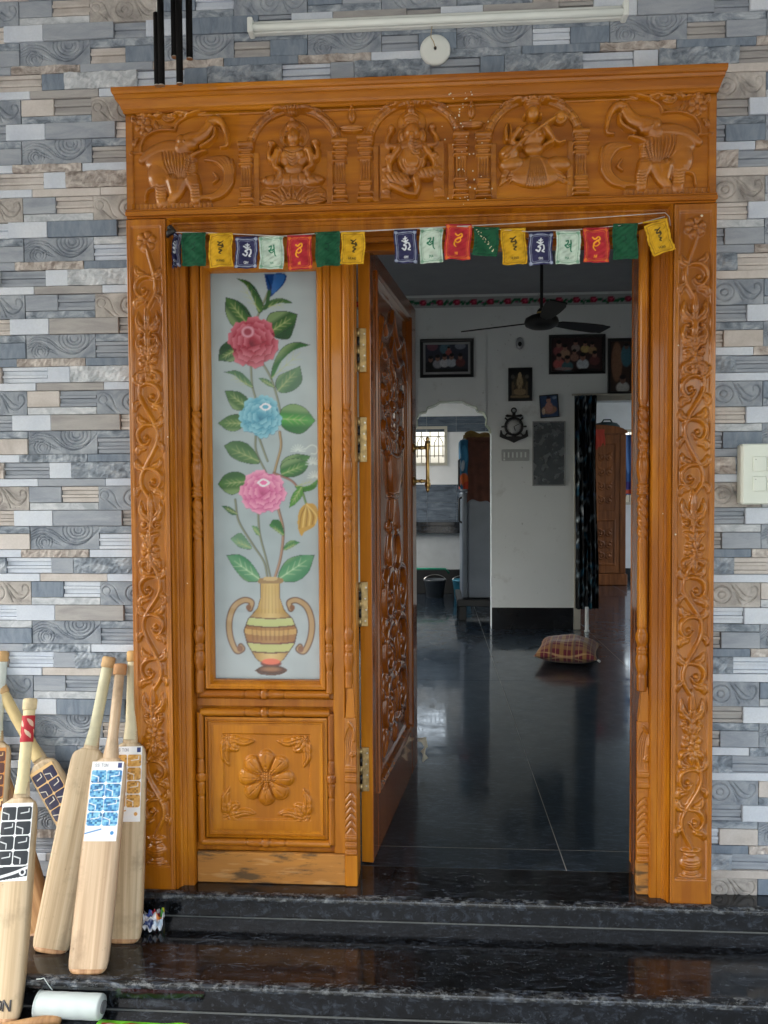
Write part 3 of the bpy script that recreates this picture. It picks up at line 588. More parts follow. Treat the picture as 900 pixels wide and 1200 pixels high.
# ---- sidelight (glass above, carved panel below)
side = MB(); side.box(.526, .9985, .034, .060, .0, 2.0); side.box(.5265, .9985, .006, .034, .557, .583, .002); side.box(.526, .9985, .012, .0335, .50, .64)
side.box(.526, .9984, .004, .0339, .0995, .1495)
sl_ = side.build('sidelight_board', M_WV, fr)
bead = MB(); bead.sweep(.5585, .9395, .614, 1.936, [(0, .012), (0, -.004), (.003, -.009), (.008, -.010), (.012, -.006), (.015, -.005), (.018, .000), (.022, .010), (.0245, .026)], smooth=False); bead.build('glazing_bead', M_WO, fr)
def hround(x0, x1, z, y, r, name='half_round_rail', orn=True):
    pr = []; L = x1-x0; n = 90; rings = []
    for t in np.linspace(0, 1, n):
        d = abs(t-.5)*L; q = r
        ring = []
        for i in range(16):
            a = 2*PI*i/16; k = q
            if orn and d < .062: k = q*(.95+.30*abs(math.cos(2.5*a+d*90))*math.cos(d/.062*PI/2)+(.25 if d < .010 else 0)-(.25 if .011 < d < .014 or d > .058 else 0))
            ring.append((x0+L*t, y+k*math.cos(a), z+k*math.sin(a)))
        rings.append(ring)
    m_ = MB(); m_.loft(rings); return m_.build(name, M_WH, fr)
hround(.542, .9505, .599, -.001, .0125); hround(.542, .9505, .541, -.001, .0120); hround(.542, .9505, .128, -.001, .0120)
def vround(x, z0, z1, y, r):
    m_ = MB(); rings = []; L = z1-z0
    for t in np.linspace(0, 1, 110):
        d = abs(t-.5)*L; ring = []
        for i in range(16):
            a = 2*PI*i/16; k = r
            if d < .062: k = r*(.95+.30*abs(math.cos(2.5*a+d*90))*math.cos(d/.062*PI/2)+(.25 if d < .010 else 0)-(.25 if .011 < d < .014 or d > .058 else 0))
            ring.append((x+k*math.cos(a), y+k*math.sin(a), z0+L*t))
        rings.append(ring)
    m_.loft(rings); m_.build('half_round_stile', M_WV, fr)
vround(.5405, .128, .541, -.001, .012); vround(.9545, .128, .541, -.001, .012)
pn = MB(); pn.sweep(.556, .9415, .144, .526, [(0, .01), (0, -.006), (.006, -.008), (.008, -.002), (.012, -.002), (.014, -.008), (.0165, -.008), (.020, -.004), (.026, -.004)]); pn.build('panel_moulding', M_WO, fr)
pr_ = Relief(.580, .918, .168, .502, .002); cxp, czp = .7475, .334
Xg, Zg = pr_.X[None], pr_.Z[:, None]; d = np.minimum(np.minimum(Xg-.611, .888-Xg), np.minimum(Zg-.200, .474-Zg)); keep = -.006*np.clip(d/.003, 0, 1)
for i in range(8):
    a = i*PI/4+PI/8*0; p = (cxp+math.cos(a)*.055, czp+math.sin(a)*.055); pr_.ell(p, .034, .029, .0135, 0, math.degrees(a)); pr_.groove([(p[0]-.02*math.sin(a)+.018*math.cos(a), p[1]+.02*math.cos(a)+.018*math.sin(a)), (p[0]+.026*math.cos(a), p[1]+.026*math.sin(a)), (p[0]+.02*math.sin(a)+.018*math.cos(a), p[1]-.02*math.cos(a)+.018*math.sin(a))], .0018, .003)
for i in range(8):
    a = (i+.5)*PI/4; pr_.groove([(cxp+math.cos(a)*.02, czp+math.sin(a)*.02), (cxp+math.cos(a)*.090, czp+math.sin(a)*.090)], .0026, .010, False)
for i in range(8):
    a = i*PI/4; pr_.leaf((cxp+math.cos(a)*.018, czp+math.sin(a)*.018), (cxp+math.cos(a)*.046, czp+math.sin(a)*.046), .009, .013, 0, veins=1)
    pr_.groove([(cxp+math.cos(a)*.05, czp+math.sin(a)*.05), (cxp+math.cos(a)*.074, czp+math.sin(a)*.074)], .0016, .004, False)
pr_.ell((cxp, czp), .021, .021, .012)
for q in range(-2, 3): pr_.groove([(cxp-.02, czp+q*.008), (cxp+.02, czp+q*.008)], .0012, .004, False); pr_.groove([(cxp+q*.008, czp-.02), (cxp+q*.008, czp+.02)], .0012, .004, False)
for sx in (-1, 1):
    for sz in (-1, 1):
        c = (cxp+sx*.128, czp+sz*.126); pr_.flower((c[0]-sx*.004, c[1]-sz*.004), .014, .009, 5)
        for (dx, dz, w) in ((.056, .006, .016), (.006, .056, .016), (.040, .040, .017), (.092, .010, .013), (.010, .092, .013)):
            st = (c[0]-sx*dx*.25, c[1]-sz*dz*.25); pr_.leaf(st, (c[0]-sx*dx, c[1]-sz*dz), w, .011, .12*sx*sz, veins=2)
M_ = pr_.H > 0; pr_.H = keep+np.where(M_, np.clip(pr_.H, 0, None), 0)
sheet(pr_, 'flower_panel', -.003, M_WO, fr, .02)
kb = MB(); kb.box(.5265, .9972, -.012, .0035, .0008, .0985, .003); kb.build('kick_board', M_WORN, fr)
# ---- lintel
rg = random.Random(21); sm_ = MB()
for x, z, q in ((1.982, 1.10, .003), (1.960, .93, .0028), (1.968, 1.52, .002), (1.958, 1.36, .002), (1.975, 1.30, .003), (1.953, 1.16, .002), (1.986, 1.65, .0025), (2.05, 2.02, .004), (.470, 1.40, .0022), (.515, .95, .002)):
    sm_.lathe([(q*.2, .0), (q, -.0002), (q*.7, -.0009), (.0001, -.0010)], (x, -.0595 if x > 1.975 or x < .48 else -.0325, z), 'y', 6)
for k in range(64):
    z = rg.uniform(2.03, 2.40); x = 1.36+.10*(2.42-z)*rg.uniform(-.5, 1)+rg.gauss(0, .028)
    if 2.0 < z < 2.062: continue
    yb_ = -.066 if z < 2.086 else (-.058 if z < 2.368 else -.066-(z-2.368)*.6); q = rg.uniform(.0014, .0030); sm_.lathe([(q*.2, .0), (q, -.0002), (q*.7, -.0009), (.0001, -.0010)], (x, yb_, z), 'y', 6)
o = sm_.build('paint_specks', plain('pale_specks', (.72, .66, .5, 1), .8), fr); o['kind'] = 'stuff'
lt = MB(); lt.box(FX0, FX1, -.044, .0095, 2.062, 2.40); lt.build('lintel_board', M_WH, fr)
lm = MB(); lm.box(FX0-.002, FX1+.002, -.066, -.0445, 2.0645, 2.0790, .003); lm.box(FX0-.001, FX1+.001, -.061, -.044, 2.0792, 2.0862, .002); lm.box(FX0, FX1, -.0585, -.044, 2.0585, 2.0643, .002); lm.build('lintel_moulding', M_WH, fr)
co = MB(); pts = [(0, 2.3680), (.004, 2.3695), (.005, 2.3760), (.010, 2.3790), (.013, 2.3860), (.022, 2.3960), (.030, 2.4030), (.032, 2.4100), (.038, 2.4120), (.041, 2.4190), (.041, 2.4290), (.030, 2.4320)]
co.loft([[(FX0-.6*o_, .0, z) for o_, z in pts], [(FX0-.6*o_, -.058-o_, z) for o_, z in pts], [(FX1+.35*o_, -.058-o_, z) for o_, z in pts], [(FX1+.35*o_, .0, z) for o_, z in pts]], False, False, False)
co.box(FX0-.018, FX1+.010, -.088, .0, 2.4000, 2.4315); co.build('cornice', M_WH, fr)
LR = Relief(FX0, FX1, 2.0855, 2.371, .0021)
bd = np.minimum(LR.X[None]-(FX0+.020), FX1-.020-LR.X[None])+0*LR.Z[:, None]; keep = -.007*np.clip(np.minimum(bd, 2.362-LR.Z[:, None])/.003, 0, 1)
def arch_niche(): 
    r = LR
    r.stroke([(418+335*math.cos(a), 455-290*math.sin(a)) for a in np.linspace(PI, 0, 15)], 36, .011)
    for rr in (22, -22): r.groove([(418+(335+rr*.8)*math.cos(a), 455-(290+rr*.8)*math.sin(a)) for a in np.linspace(PI, 0, 15)], 6, .004)
    for q in range(17):
        a = PI*(q+.5)/17; r.groove([(418+(335-25)*math.cos(a), 455-(290-25)*math.sin(a)), (418+(335+25)*math.cos(a), 455-(290+25)*math.sin(a))], 5, .003, False)
    r.ell((410, 165), 75, 58, .019); r.ell((300, 170), 48, 34, .016, rot=20); r.ell((512, 170), 48, 34, .016, rot=-20); r.ell((280, 150), 26, 26, .017); r.ell((530, 150), 26, 26, .017)
    for q in (-45, -15, 15, 45): r.groove([(410+q, 110), (410+q*.6, 215)], 7, .006)
    for xc in (50, 765):
        r.rect((xc-38, 440), (xc+38, 890), .008)
        for q in (-20, 0, 20): r.groove([(xc+q, 590), (xc+q, 730)], 6, .005, False)
        for z0, z1, w, h in ((395, 445, 60, .015), (450, 480, 52, .013), (490, 515, 60, .014), (520, 545, 48, .012), (555, 580, 55, .013), (735, 760, 50, .013), (770, 800, 44, .012), (815, 845, 58, .014), (855, 885, 60, .015)): r.rect((xc-w, z0), (xc+w, z1), h, .5)
    r.rect((108, 480), (150, 890), .006); r.rect((668, 480), (712, 890), .006)
def folds(pts_list, rr=5, d=.004):
    for p in pts_list: LR.groove(p, rr, d)
def set_T(xc, k, cx0, zc, cy0, kz, mir=False): LR.T = lambda p: np.array([xc+(-1 if mir else 1)*(p[0]-cx0)*k, zc-(p[1]-cy0)*kz]); LR.k = k; LR.mir = mir
K = .000396
# seated four armed goddess on a lotus
set_T(.8625, K, 415, 2.258, 450, K); arch_niche()
LR.ell((420, 355), 118, 112, .008); LR.groove([(420+100*math.cos(a), 355+95*math.sin(a)) for a in np.linspace(0, 6.28, 20)], 6, .003)
LR.ell((405, 800), 262, 105, .009)
for i in range(9):
    a = PI*(i+.15)/8.3; LR.leaf((400-60*math.cos(a), 880-10*math.sin(a)), (405-262*math.cos(a), 850-125*math.sin(a)), 44, .0155, 0, veins=1)
LR.ell((400, 870), 105, 42, .017); LR.groove([(310, 875), (400, 838), (490, 875)], 5, .004)
LR.ell((400, 690), 255, 56, .016); LR.ell((250, 705), 90, 50, .019, rot=-8); LR.ell((560, 705), 90, 50, .019, rot=8)
LR.ell((415, 525), 128, 95, .019); LR.ell((360, 520), 44, 44, .024); LR.ell((470, 520), 44, 44, .024); LR.ell((415, 610), 85, 60, .018)
for q in range(5): folds([[(330+q*10, 470+q*22), (415, 505+q*24), (500-q*10, 470+q*22)]], 5, .005)
for sx in (-1, 1):
    c = 415; LR.stroke([(c+sx*105, 480), (c+sx*165, 545), (c+sx*185, 500), (c+sx*168, 445)], [32, 27, 24, 22], .019); LR.ell((c+sx*165, 425), 38, 30, .020)
    LR.stroke([(c+sx*120, 490), (c+sx*140, 590), (c+sx*100, 630), (c+sx*125, 690)], [34, 28, 26, 22], .022)
LR.ell((415, 385), 56, 72, .025); LR.ell((413, 300), 60, 48, .021); LR.ell((413, 262), 26, 22, .023); folds([[(360, 335), (413, 318), (466, 335)]], 6, .006)
for sx in (-1, 1): LR.ell((413+sx*22, 380), 10, 6, .026); LR.ell((413+sx*64, 395), 14, 24, .020)
LR.ell((413, 400), 9, 20, .028); folds([[(397, 430), (413, 436), (430, 430)]], 4, .004)
for q in range(7): folds([[(200+q*66, 660), (215+q*60, 690), (190+q*70, 730)]], 5, .004)
# seated elephant headed deity
set_T(1.2190, K, 410, 2.266, 450, K); arch_niche()
LR.ell((400, 320), 112, 105, .008); LR.rect((165, 470), (235, 870), .010); LR.rect((560, 470), (640, 870), .010)
for z in (660, 740, 820): 
    for xc in (205, 595): LR.ell((xc, z), 40, 26, .015)
LR.ell((400, 590), 118, 120, .021); LR.ell((400, 490), 110, 60, .019)
LR.ell((285, 735), 125, 62, .021, rot=-14); LR.ell((525, 700), 120, 55, .023, rot=6); LR.stroke([(430, 740), (440, 800), (425, 850)], [38, 32, 26], .020); LR.stroke([(250, 780), (360, 840), (410, 850)], [34, 30, 24], .019)
for sx in (-1, 1):
    c = 400; LR.stroke([(c+sx*95, 500), (c+sx*175, 490), (c+sx*180, 430), (c+sx*150, 385)], [32, 27, 24, 20], .018); LR.ell((c+sx*152, 365), 32, 36, .020)
    LR.stroke([(c+sx*100, 520), (c+sx*165, 610), (c+sx*160, 680)], [32, 28, 24], .021); LR.ell((c+sx*160, 575), 42, 30, .022)
for sx in (-1, 1): LR.ell((400+sx*78, 420), 36, 62, .016); LR.groove([(400+sx*70, 380), (400+sx*92, 420), (400+sx*75, 465)], 6, .005)
LR.ell((400, 395), 64, 74, .024); LR.ell((397, 300), 66, 62, .020); LR.ell((397, 240), 38, 44, .020); LR.ell((397, 200), 16, 22, .020); folds([[(335, 335), (397, 320), (460, 335)], [(345, 290), (397, 272), (450, 290)]], 6, .006)
LR.stroke([(400, 425), (398, 490), (420, 560), (470, 600), (500, 575)], [34, 30, 24, 20, 16], .028)
for q in range(6): folds([[(372+q*6, 450+q*22), (402+q*6, 460+q*23), (430+q*6, 452+q*22)]], 4, .005)
for q in range(4): folds([[(330-q*8, 520), (350-q*6, 640), (400, 665+q*14), (450+q*6, 640), (470+q*8, 520)]], 6, .004)
for q in range(5): folds([[(200+q*36, 700), (240+q*36, 760), (300+q*30, 780)], [(450+q*34, 680), (470+q*34, 720), (500+q*30, 740)]], 5, .004)
# seated goddess with a lute
set_T(1.5730, K, 425, 2.262, 450, K); LR.T0 = LR.T; arch_niche()
for i in range(9):
    a = PI*(i+.2)/9; LR.leaf((430-60*math.cos(a), 600), (435-270*math.cos(a), 800-30*math.sin(a)), 46, .012, .1)
for q in range(15): folds([[(400+q*6-40, 560), (360+q*12-30, 690), (180+q*36, 820-abs(q-7)*3)]], 6, .004)
LR.ell((435, 700), 200, 120, .017); LR.ell((260, 640), 100, 62, .021, rot=6); LR.ell((600, 650), 100, 62, .021, rot=-6)
for q in range(9): folds([[(400+q*8, 600), (385+q*14, 700), (360+q*20, 820)]], 6, .005)
LR.ell((410, 440), 105, 98, .020); LR.ell((365, 440), 40, 40, .024); LR.ell((450, 440), 40, 40, .024); LR.ell((415, 530), 80, 60, .018)
LR.stroke([(215, 600), (340, 480), (470, 390), (610, 300)], [30, 22, 20, 22], .027); LR.ell((240, 565), 78, 70, .024); LR.ell((612, 318), 56, 52, .024); LR.groove([(612+34*math.cos(a), 318+34*math.sin(a)) for a in np.linspace(0, 5.5, 14)], 7, .007)
for sx in (-1, 1): LR.stroke([(410+sx*100, 400), (410+sx*150, 480), (410+sx*90, 520)], [32, 27, 22], .024)
LR.stroke([(520, 420), (590, 500), (640, 490)], [28, 22, 16], .023); LR.stroke([(220, 470), (215, 400), (225, 350)], [22, 20, 12], .018); LR.stroke([(250, 470), (255, 400), (245, 350)], [16, 16, 10], .016)
LR.ell((410, 285), 54, 64, .025); LR.ell((412, 215), 62, 46, .021); LR.ell((412, 185), 34, 30, .021); folds([[(355, 245), (410, 232), (465, 245)]], 6, .006)
for sx in (-1, 1): LR.ell((411+sx*20, 282), 9, 6, .026); LR.ell((411+sx*60, 300), 14, 24, .020)
LR.ell((411, 298), 8, 18, .028)
# small oil lamps between the arches
for xc in (1.038, 1.390):
    set_T(xc, K, 0, 2.345, 0, K); LR.ell((0, 0), 34, 55, .012); LR.ell((0, -50), 12, 32, .010); LR.ell((0, 105), 88, 30, .013); LR.ell((0, 88), 100, 14, .014); LR.groove([(-80, 95), (0, 112), (80, 95)], 5, .004); LR.groove([(0, -40), (0, 40)], 8, .004, False)
# elephants, mirrored left and right
for mir in (False, True):
    set_T(.399 if not mir else 2.045, .000433, 210, 2.0855, 900, .000418, mir)
    L = LR
    L.rect((140, 858), (705, 900), .007)
    for q in range(17): L.groove([(160+q*32, 862), (160+q*32, 898)], 5, .004, False)
    L.stroke([(205, 480), (210, 430), (250, 370), (340, 335), (450, 338)], 11, .009); L.stroke([(450, 338), (470, 285), (560, 235), (660, 205), (755, 180)], [11, 12, 14, 11], .009); L.stroke([(135, 492), (240, 494)], 10, .008)
    L.flower((225, 300), 70, .008, 5, .4); L.flower((250, 235), 50, .008, 5)
    for a, b in (((300, 240), (380, 200)), ((330, 300), (440, 310)), ((400, 240), (480, 215)), ((300, 205), (380, 190)), ((420, 200), (560, 185)), ((360, 250), (460, 250)), ((190, 380), (160, 450)), ((180, 210), (230, 190)), ((480, 200), (560, 215)), ((160, 230), (180, 280)), ((310, 265), (350, 330)), ((200, 350), (300, 340))): L.leaf(a, b, 17, .0085, .15, veins=1)
    # plume
    for q in range(4): L.stroke([(660+q*8, 555-q*4), (745+q*22, 575-q*8), (800+q*14, 640), (795+q*16, 730), (730+q*12, 800+q*6), (630, 815+q*4)], [10, 18, 20, 20, 17, 10], .0115)
    L.stroke([(850, 560), (862, 640), (845, 730), (790, 805), (700, 845)], 9, .010); L.stroke([(720, 650), (745, 690), (715, 720)], 12, .009)
    # elephant
    L.ell((420, 560), 190, 110, .017); L.stroke([(215, 545), (300, 490), (400, 465), (520, 470)], [30, 50, 60, 50], .016); L.ell((330, 650), 85, 120, .016); L.ell((510, 600), 95, 120, .020)
    L.stroke([(350, 700), (345, 790), (350, 845)], [62, 48, 46], .015); L.stroke([(430, 700), (440, 790), (415, 835)], [60, 48, 30], .018); L.stroke([(560, 690), (585, 760), (590, 838)], [60, 46, 42], .018); L.stroke([(500, 700), (470, 780), (430, 835)], [50, 38, 30], .016)
    L.stroke([(310, 745), (250, 765), (232, 840)], [12, 12, 9], .012)
    L.stroke([(500, 470), (560, 420), (640, 390), (690, 330), (715, 285), (760, 285), (795, 330), (815, 400), (815, 460), (775, 470)], [60, 66, 52, 50, 44, 36, 26, 20, 18, 14], .021); L.ell((550, 440), 75, 58, .022)
    L.stroke([(640, 470), (690, 440), (730, 400), (740, 340)], [18, 18, 15, 12], .018); L.stroke([(560, 540), (620, 510), (670, 495)], [24, 20, 12], .018)
    L.ell((528, 440), 12, 14, .0255); L.ell((505, 430), 46, 60, .0215, rot=20)
    for q in range(9): L.groove([(370+q*24, 500+q*3), (385+q*22, 590), (430+q*12, 690)], 6, .006)
    for q in range(7): L.groove([(520+q*2, 560+q*18), (570, 580+q*16), (605, 560+q*18)], 5, .004)
    for q in range(5): L.groove([(700+q*18, 300+q*6), (740+q*10, 320+q*22), (770, 350+q*22)], 5, .005)
    for q in range(5): L.groove([(320, 740+q*20), (350, 748+q*20), (385, 740+q*20)], 4, .003); L.groove([(560, 740+q*20), (590, 748+q*20), (620, 740+q*20)], 4, .003)
LR.T = lambda p: p; LR.k = 1; M_ = LR.H > 0; LR.H = keep*1.3+np.where(M_, np.clip(LR.H, 0, None)**.85*.52*1.55, 0)
for nm, a, b in (('elephant_carving', FX0, .698), ('lotus_goddess_carving', .698, 1.040), ('elephant_headed_deity_carving', 1.040, 1.392), ('lute_goddess_carving', 1.392, 1.748), ('elephant_carving', 1.748, FX1)):
    i0 = int(round((a-FX0)/LR.hx)); i1 = int(round((b-FX0)/LR.hx))
    LR.build(nm, -.0505, M_CARVE, fr, xr=(FX0+i0*LR.hx, FX0+i1*LR.hx))
edge = MB(); edge.box(FX0-.0005, FX0+.0005, -.0505, -.0435, 2.086, 2.37); edge.box(FX1-.0005, FX1+.0005, -.0505, -.0435, 2.086, 2.37); edge.build('lintel_edge', M_WH, fr)
# ================================================================ PAINTED / PRINTED SHEETS
def lin(c):
    c = np.array(c, float)/255; return np.where(c <= .04045, c/12.92, ((c+.055)/1.055)**2.4)
class Paint:
    def __init__(s, w, h, px, bgc):
        s.w, s.h = w, h; s.nx = max(3, int(round(w/px))+1); s.ny = max(3, int(round(h/px))+1); s.X = np.linspace(0, w, s.nx)[None]; s.Y = np.linspace(0, h, s.ny)[:, None]
        s.C = np.ones((s.ny, s.nx, 3))*lin(bgc); s.px = px; s.T = lambda p: p; s.k = 1.0
    def put(s, mask, col):
        mask = np.clip(mask, 0, 1)[..., None]; col = col if isinstance(col, np.ndarray) and col.ndim == 3 else lin(col); s.C = s.C*(1-mask)+col*mask
    def poly(s, pts, col, curve=True, a=1.0):
        P = [s.T(p) for p in (cr(list(pts)+[pts[0]], 5) if curve else pts)]; P = np.array(P); ins = np.zeros((s.ny, s.nx), bool)
        X = s.X+0*s.Y; Y = s.Y+0*s.X
        for i in range(len(P)):
            (xa, ya), (xb, yb) = P[i-1], P[i]
            if ya == yb: continue
            c = ((ya > Y) != (yb > Y)) & (X < (xb-xa)*(Y-ya)/(yb-ya)+xa); ins ^= c
        s.put(ins*a, col); return ins
    def ell(s, c, rx, ry, col, rot=0, a=1.0, soft=.15):
        c = s.T(c); rx, ry = rx*s.k, ry*s.k; t = R(rot); dx = s.X-c[0]; dy = s.Y-c[1]; u = dx*math.cos(t)+dy*math.sin(t); v = -dx*math.sin(t)+dy*math.cos(t)
        e = np.sqrt((u/rx)**2+(v/ry)**2); m_ = np.clip((1-e)/soft, 0, 1); s.put(m_*a, col); return m_
    def line(s, pts, r, col, a=1.0, curve=True):
        P = cr(pts, 6) if curve and len(pts) > 2 else np.array(pts, float); P = np.array([s.T(p) for p in P]); rr = np.atleast_1d(np.array(r, float))*s.k
        P, t = resample(P, s.px*.6); rad = np.interp(t, np.linspace(0, 1, len(rr)), rr); M_ = np.zeros((s.ny, s.nx))
        for (x, y), q in zip(P, rad):
            i0 = max(0, int((x-q)/s.w*(s.nx-1))-1); i1 = min(s.nx, int((x+q)/s.w*(s.nx-1))+3); j0 = max(0, int((y-q)/s.h*(s.ny-1))-1); j1 = min(s.ny, int((y+q)/s.h*(s.ny-1))+3)
            if i0 >= i1 or j0 >= j1: continue
            d = np.sqrt((s.X[:, i0:i1]-x)**2+(s.Y[j0:j1]-y)**2); w = np.clip((q-d)/s.px+.5, 0, 1); M_[j0:j1, i0:i1] = np.maximum(M_[j0:j1, i0:i1], w)
        s.put(M_*a, col); return s
    def sheet(s, name, mat, parent=None, base=None, fn=None, abs_=True):
        P = fn(s.X+0*s.Y, s.Y+0*s.X); return grid_mesh(name, P, mat, parent, base, True, s.C, abs_)
LET = {'O': [[(0, .2), (0, .8), (.3, 1), (.6, .8), (.6, .2), (.3, 0), (0, .2)]], 'M': [[(0, 0), (0, 1), (.35, .4), (.7, 1), (.7, 0)]], 'A': [[(0, 0), (.3, 1), (.6, 0)], [(.12, .35), (.48, .35)]], 'N': [[(0, 0), (0, 1), (.6, 0), (.6, 1)]],
       'I': [[(0.1, 0), (.1, 1)]], 'H': [[(0, 0), (0, 1)], [(.6, 0), (.6, 1)], [(0, .5), (.6, .5)]], 'U': [[(0, 1), (0, .2), (.3, 0), (.6, .2), (.6, 1)]], 'G': [[(.6, .8), (.3, 1), (0, .7), (0, .3), (.3, 0), (.6, .2), (.6, .5), (.35, .5)]],
       'P': [[(0, 0), (0, 1), (.5, 1), (.6, .75), (.5, .5), (0, .5)]], 'E': [[(.5, 0), (0, 0), (0, 1), (.5, 1)], [(0, .5), (.4, .5)]], 'T': [[(0, 1), (.6, 1)], [(.3, 1), (.3, 0)]], 'S': [[(.6, .85), (.3, 1), (0, .8), (.1, .55), (.5, .45), (.6, .2), (.3, 0), (0, .15)]]}
def text(p, s_, x, y, h, r, col, a=1.0):
    for ch in s_:
        if ch == ' ': x += h*.5; continue
        for st in LET[ch]: p.line([(x+u*h, y+v*h) for u, v in st], r, col, a, curve=False)
        x += h*(.35 if ch == 'I' else .85 if ch != 'M' else 1.0)
# ---- painted glass pane of the sidelight; drawing coordinates are metres from its lower left corner via gp()
GX0, GX1, GZ0, GZ1 = .572, .938, .622, 1.932
gp_ = Paint(GX1-GX0, GZ1-GZ0, .0021, (160, 173, 179))
def gmap(p):   # design grid (132 wide x 490 tall) to metres on the pane
    x, y = p; u = (x-(240+6*(y-313)/490))/132; v = (803-y)/490; return np.array([.583-GX0+u*.349, .634-GZ0+v*1.278])
gp_.T = gmap; gp_.k = .00262
nf = rng.random((40, 12)); jj = np.clip((gp_.Y/gp_.h*39), 0, 38.99); ii = np.clip(gp_.X/gp_.w*11, 0, 10.99); j0 = jj.astype(int)+0*ii.astype(int); i0 = ii.astype(int)+0*jj.astype(int)
fy, fx = jj-np.floor(jj), ii-np.floor(ii); nn = nf[j0, i0]*(1-fy)*(1-fx)+nf[j0+1, i0]*fy*(1-fx)+nf[j0, i0+1]*(1-fy)*fx+nf[j0+1, i0+1]*fy*fx; gp_.C *= (.94+.12*nn)[..., None]
def Q(cx, cy, ox, oy, s_=3.4615): return (ox+cx/s_, oy+cy/s_)
A_ = lambda *p: [Q(x, y, 180, 260) for x, y in p]; B_ = lambda *p: [Q(x, y, 180, 540) for x, y in p]
STEM = (112, 116, 96)
def gleaf(pts, tip, root, dark=(16, 78, 34), light=(92, 140, 64), vein=(168, 176, 120)):
    dark = tuple(q*.82 for q in dark); light = tuple(q*.92 for q in light)
    cxx = sum(q[0] for q in pts)/len(pts); cyy = sum(q[1] for q in pts)/len(pts); gp_.poly([(cxx+(x-cxx)*1.04, cyy+(y-cyy)*1.04) for x, y in pts], tuple(q*.5 for q in dark)); ins = gp_.poly(pts, dark); a = gmap(root); b = gmap(tip); d = b-a; L = np.hypot(*d); u = ((gp_.X-a[0])*d[0]+(gp_.Y-a[1])*d[1])/L/L; v = ((gp_.Y-a[1])*d[0]-(gp_.X-a[0])*d[1])/L/L
    gp_.put(ins*np.clip(.9-abs(v)*4.2, 0, 1)*np.clip(1.2-u*.6, .2, 1)*.8, light); gp_.put(ins*np.clip((v)*4-.6, 0, .5), (150, 178, 120))
    r0 = np.array(root); t0 = np.array(tip); gp_.line([tuple(r0), tuple(r0+(t0-r0)*.78)], [.75, .3], vein, .7)
    n_ = np.array([-(t0-r0)[1], (t0-r0)[0]])
    for k in (.2, .38, .55):
        for sg in (-1, 1): p_ = r0+(t0-r0)*k; gp_.line([tuple(p_), tuple(p_+(t0-r0)*.17+sg*n_*.13)], [.55, .25], vein, .6)
def stem(pts, r=1.3, col=STEM): gp_.line(pts, [r*1.1, r], tuple(c*.8 for c in col)); gp_.line([(x-.4, y) for x, y in pts], r*.45, tuple(min(255, c*1.25) for c in col))
# stems
stem(A_((395, 380), (430, 300), (445, 265))); stem(A_((375, 555), (380, 640), (395, 700))); stem(A_((410, 535), (455, 610), (485, 700), (500, 770)))
stem(A_((395, 850), (398, 920), (440, 1010))); stem(A_((405, 850), (430, 920), (445, 960))); stem(A_((495, 840), (500, 900), (480, 980), (465, 1040)), 1.6, (140, 118, 84))
stem(B_((405, 190), (412, 290), (440, 400), (458, 480))); stem(B_((310, 150), (325, 240), (385, 340), (430, 410), (445, 480))); stem(B_((490, 190), (510, 280), (500, 390), (475, 480)), 1.7, (142, 112, 92)); stem(B_((470, 40), (540, 70), (570, 100)), 1.4, (132, 92, 78)); stem(B_((590, 120), (605, 170)), 1.3, (90, 120, 60))
# leaves (outline, tip, root)
G2 = (26, 92, 30); 
gleaf(A_((315, 205), (375, 225), (415, 285), (425, 330), (405, 345), (385, 290), (355, 235)), A_((320, 207))[0], A_((410, 340))[0])
gleaf(A_((425, 325), (450, 300), (500, 290), (545, 312), (490, 310), (440, 330)), A_((542, 312))[0], A_((425, 325))[0])
gleaf(A_((272, 282), (325, 300), (362, 335), (378, 380), (340, 400), (300, 398), (272, 345)), A_((274, 284))[0], A_((355, 385))[0])
gleaf(A_((565, 358), (520, 345), (460, 350), (440, 385), (452, 425), (480, 450), (530, 455), (552, 410)), A_((562, 360))[0], A_((450, 430))[0])
gleaf(A_((242, 540), (248, 490), (285, 462), (315, 480), (325, 520), (300, 545)), A_((242, 538))[0], A_((318, 495))[0])
gleaf(A_((615, 485), (560, 472), (505, 495), (468, 560), (460, 620), (475, 600), (500, 550), (550, 505)), A_((612, 485))[0], A_((463, 615))[0], (24, 96, 34), (60, 130, 50))
gleaf(A_((265, 590), (320, 585), (365, 620), (382, 655), (350, 640), (310, 605)), A_((268, 590))[0], A_((380, 652))[0], (70, 120, 78), (110, 150, 100))
gleaf(A_((405, 615), (445, 622), (472, 655), (440, 645)), A_((405, 615))[0], A_((470, 652))[0], (64, 116, 80), (100, 150, 100))
gleaf(A_((577, 570), (585, 630), (555, 665), (505, 678), (478, 650), (490, 610), (530, 590)), A_((577, 572))[0], A_((485, 672))[0], (76, 124, 84), (118, 158, 104))
gleaf(A_((268, 668), (325, 672), (365, 705), (360, 740), (310, 745), (285, 715)), A_((270, 668))[0], A_((360, 735))[0], (58, 104, 40), (96, 140, 66))
gleaf(A_((240, 800), (285, 770), (330, 768), (355, 800), (315, 832), (275, 828)), A_((242, 800))[0], A_((352, 802))[0], (70, 118, 48), (110, 152, 76))
gleaf(A_((640, 795), (600, 745), (550, 725), (505, 745), (495, 790), (520, 830), (585, 845)), A_((640, 795))[0], A_((495, 785))[0], (18, 120, 20), (86, 196, 56))
gleaf(A_((265, 895), (310, 875), (370, 895), (410, 965), (350, 965), (295, 940)), A_((265, 893))[0], A_((408, 960))[0], (72, 118, 62), (112, 150, 92))
gleaf(A_((620, 940), (560, 933), (510, 955), (500, 1000), (530, 1022), (590, 1010), (605, 970)), A_((618, 942))[0], A_((505, 1015))[0], (34, 104, 30), (84, 156, 60))
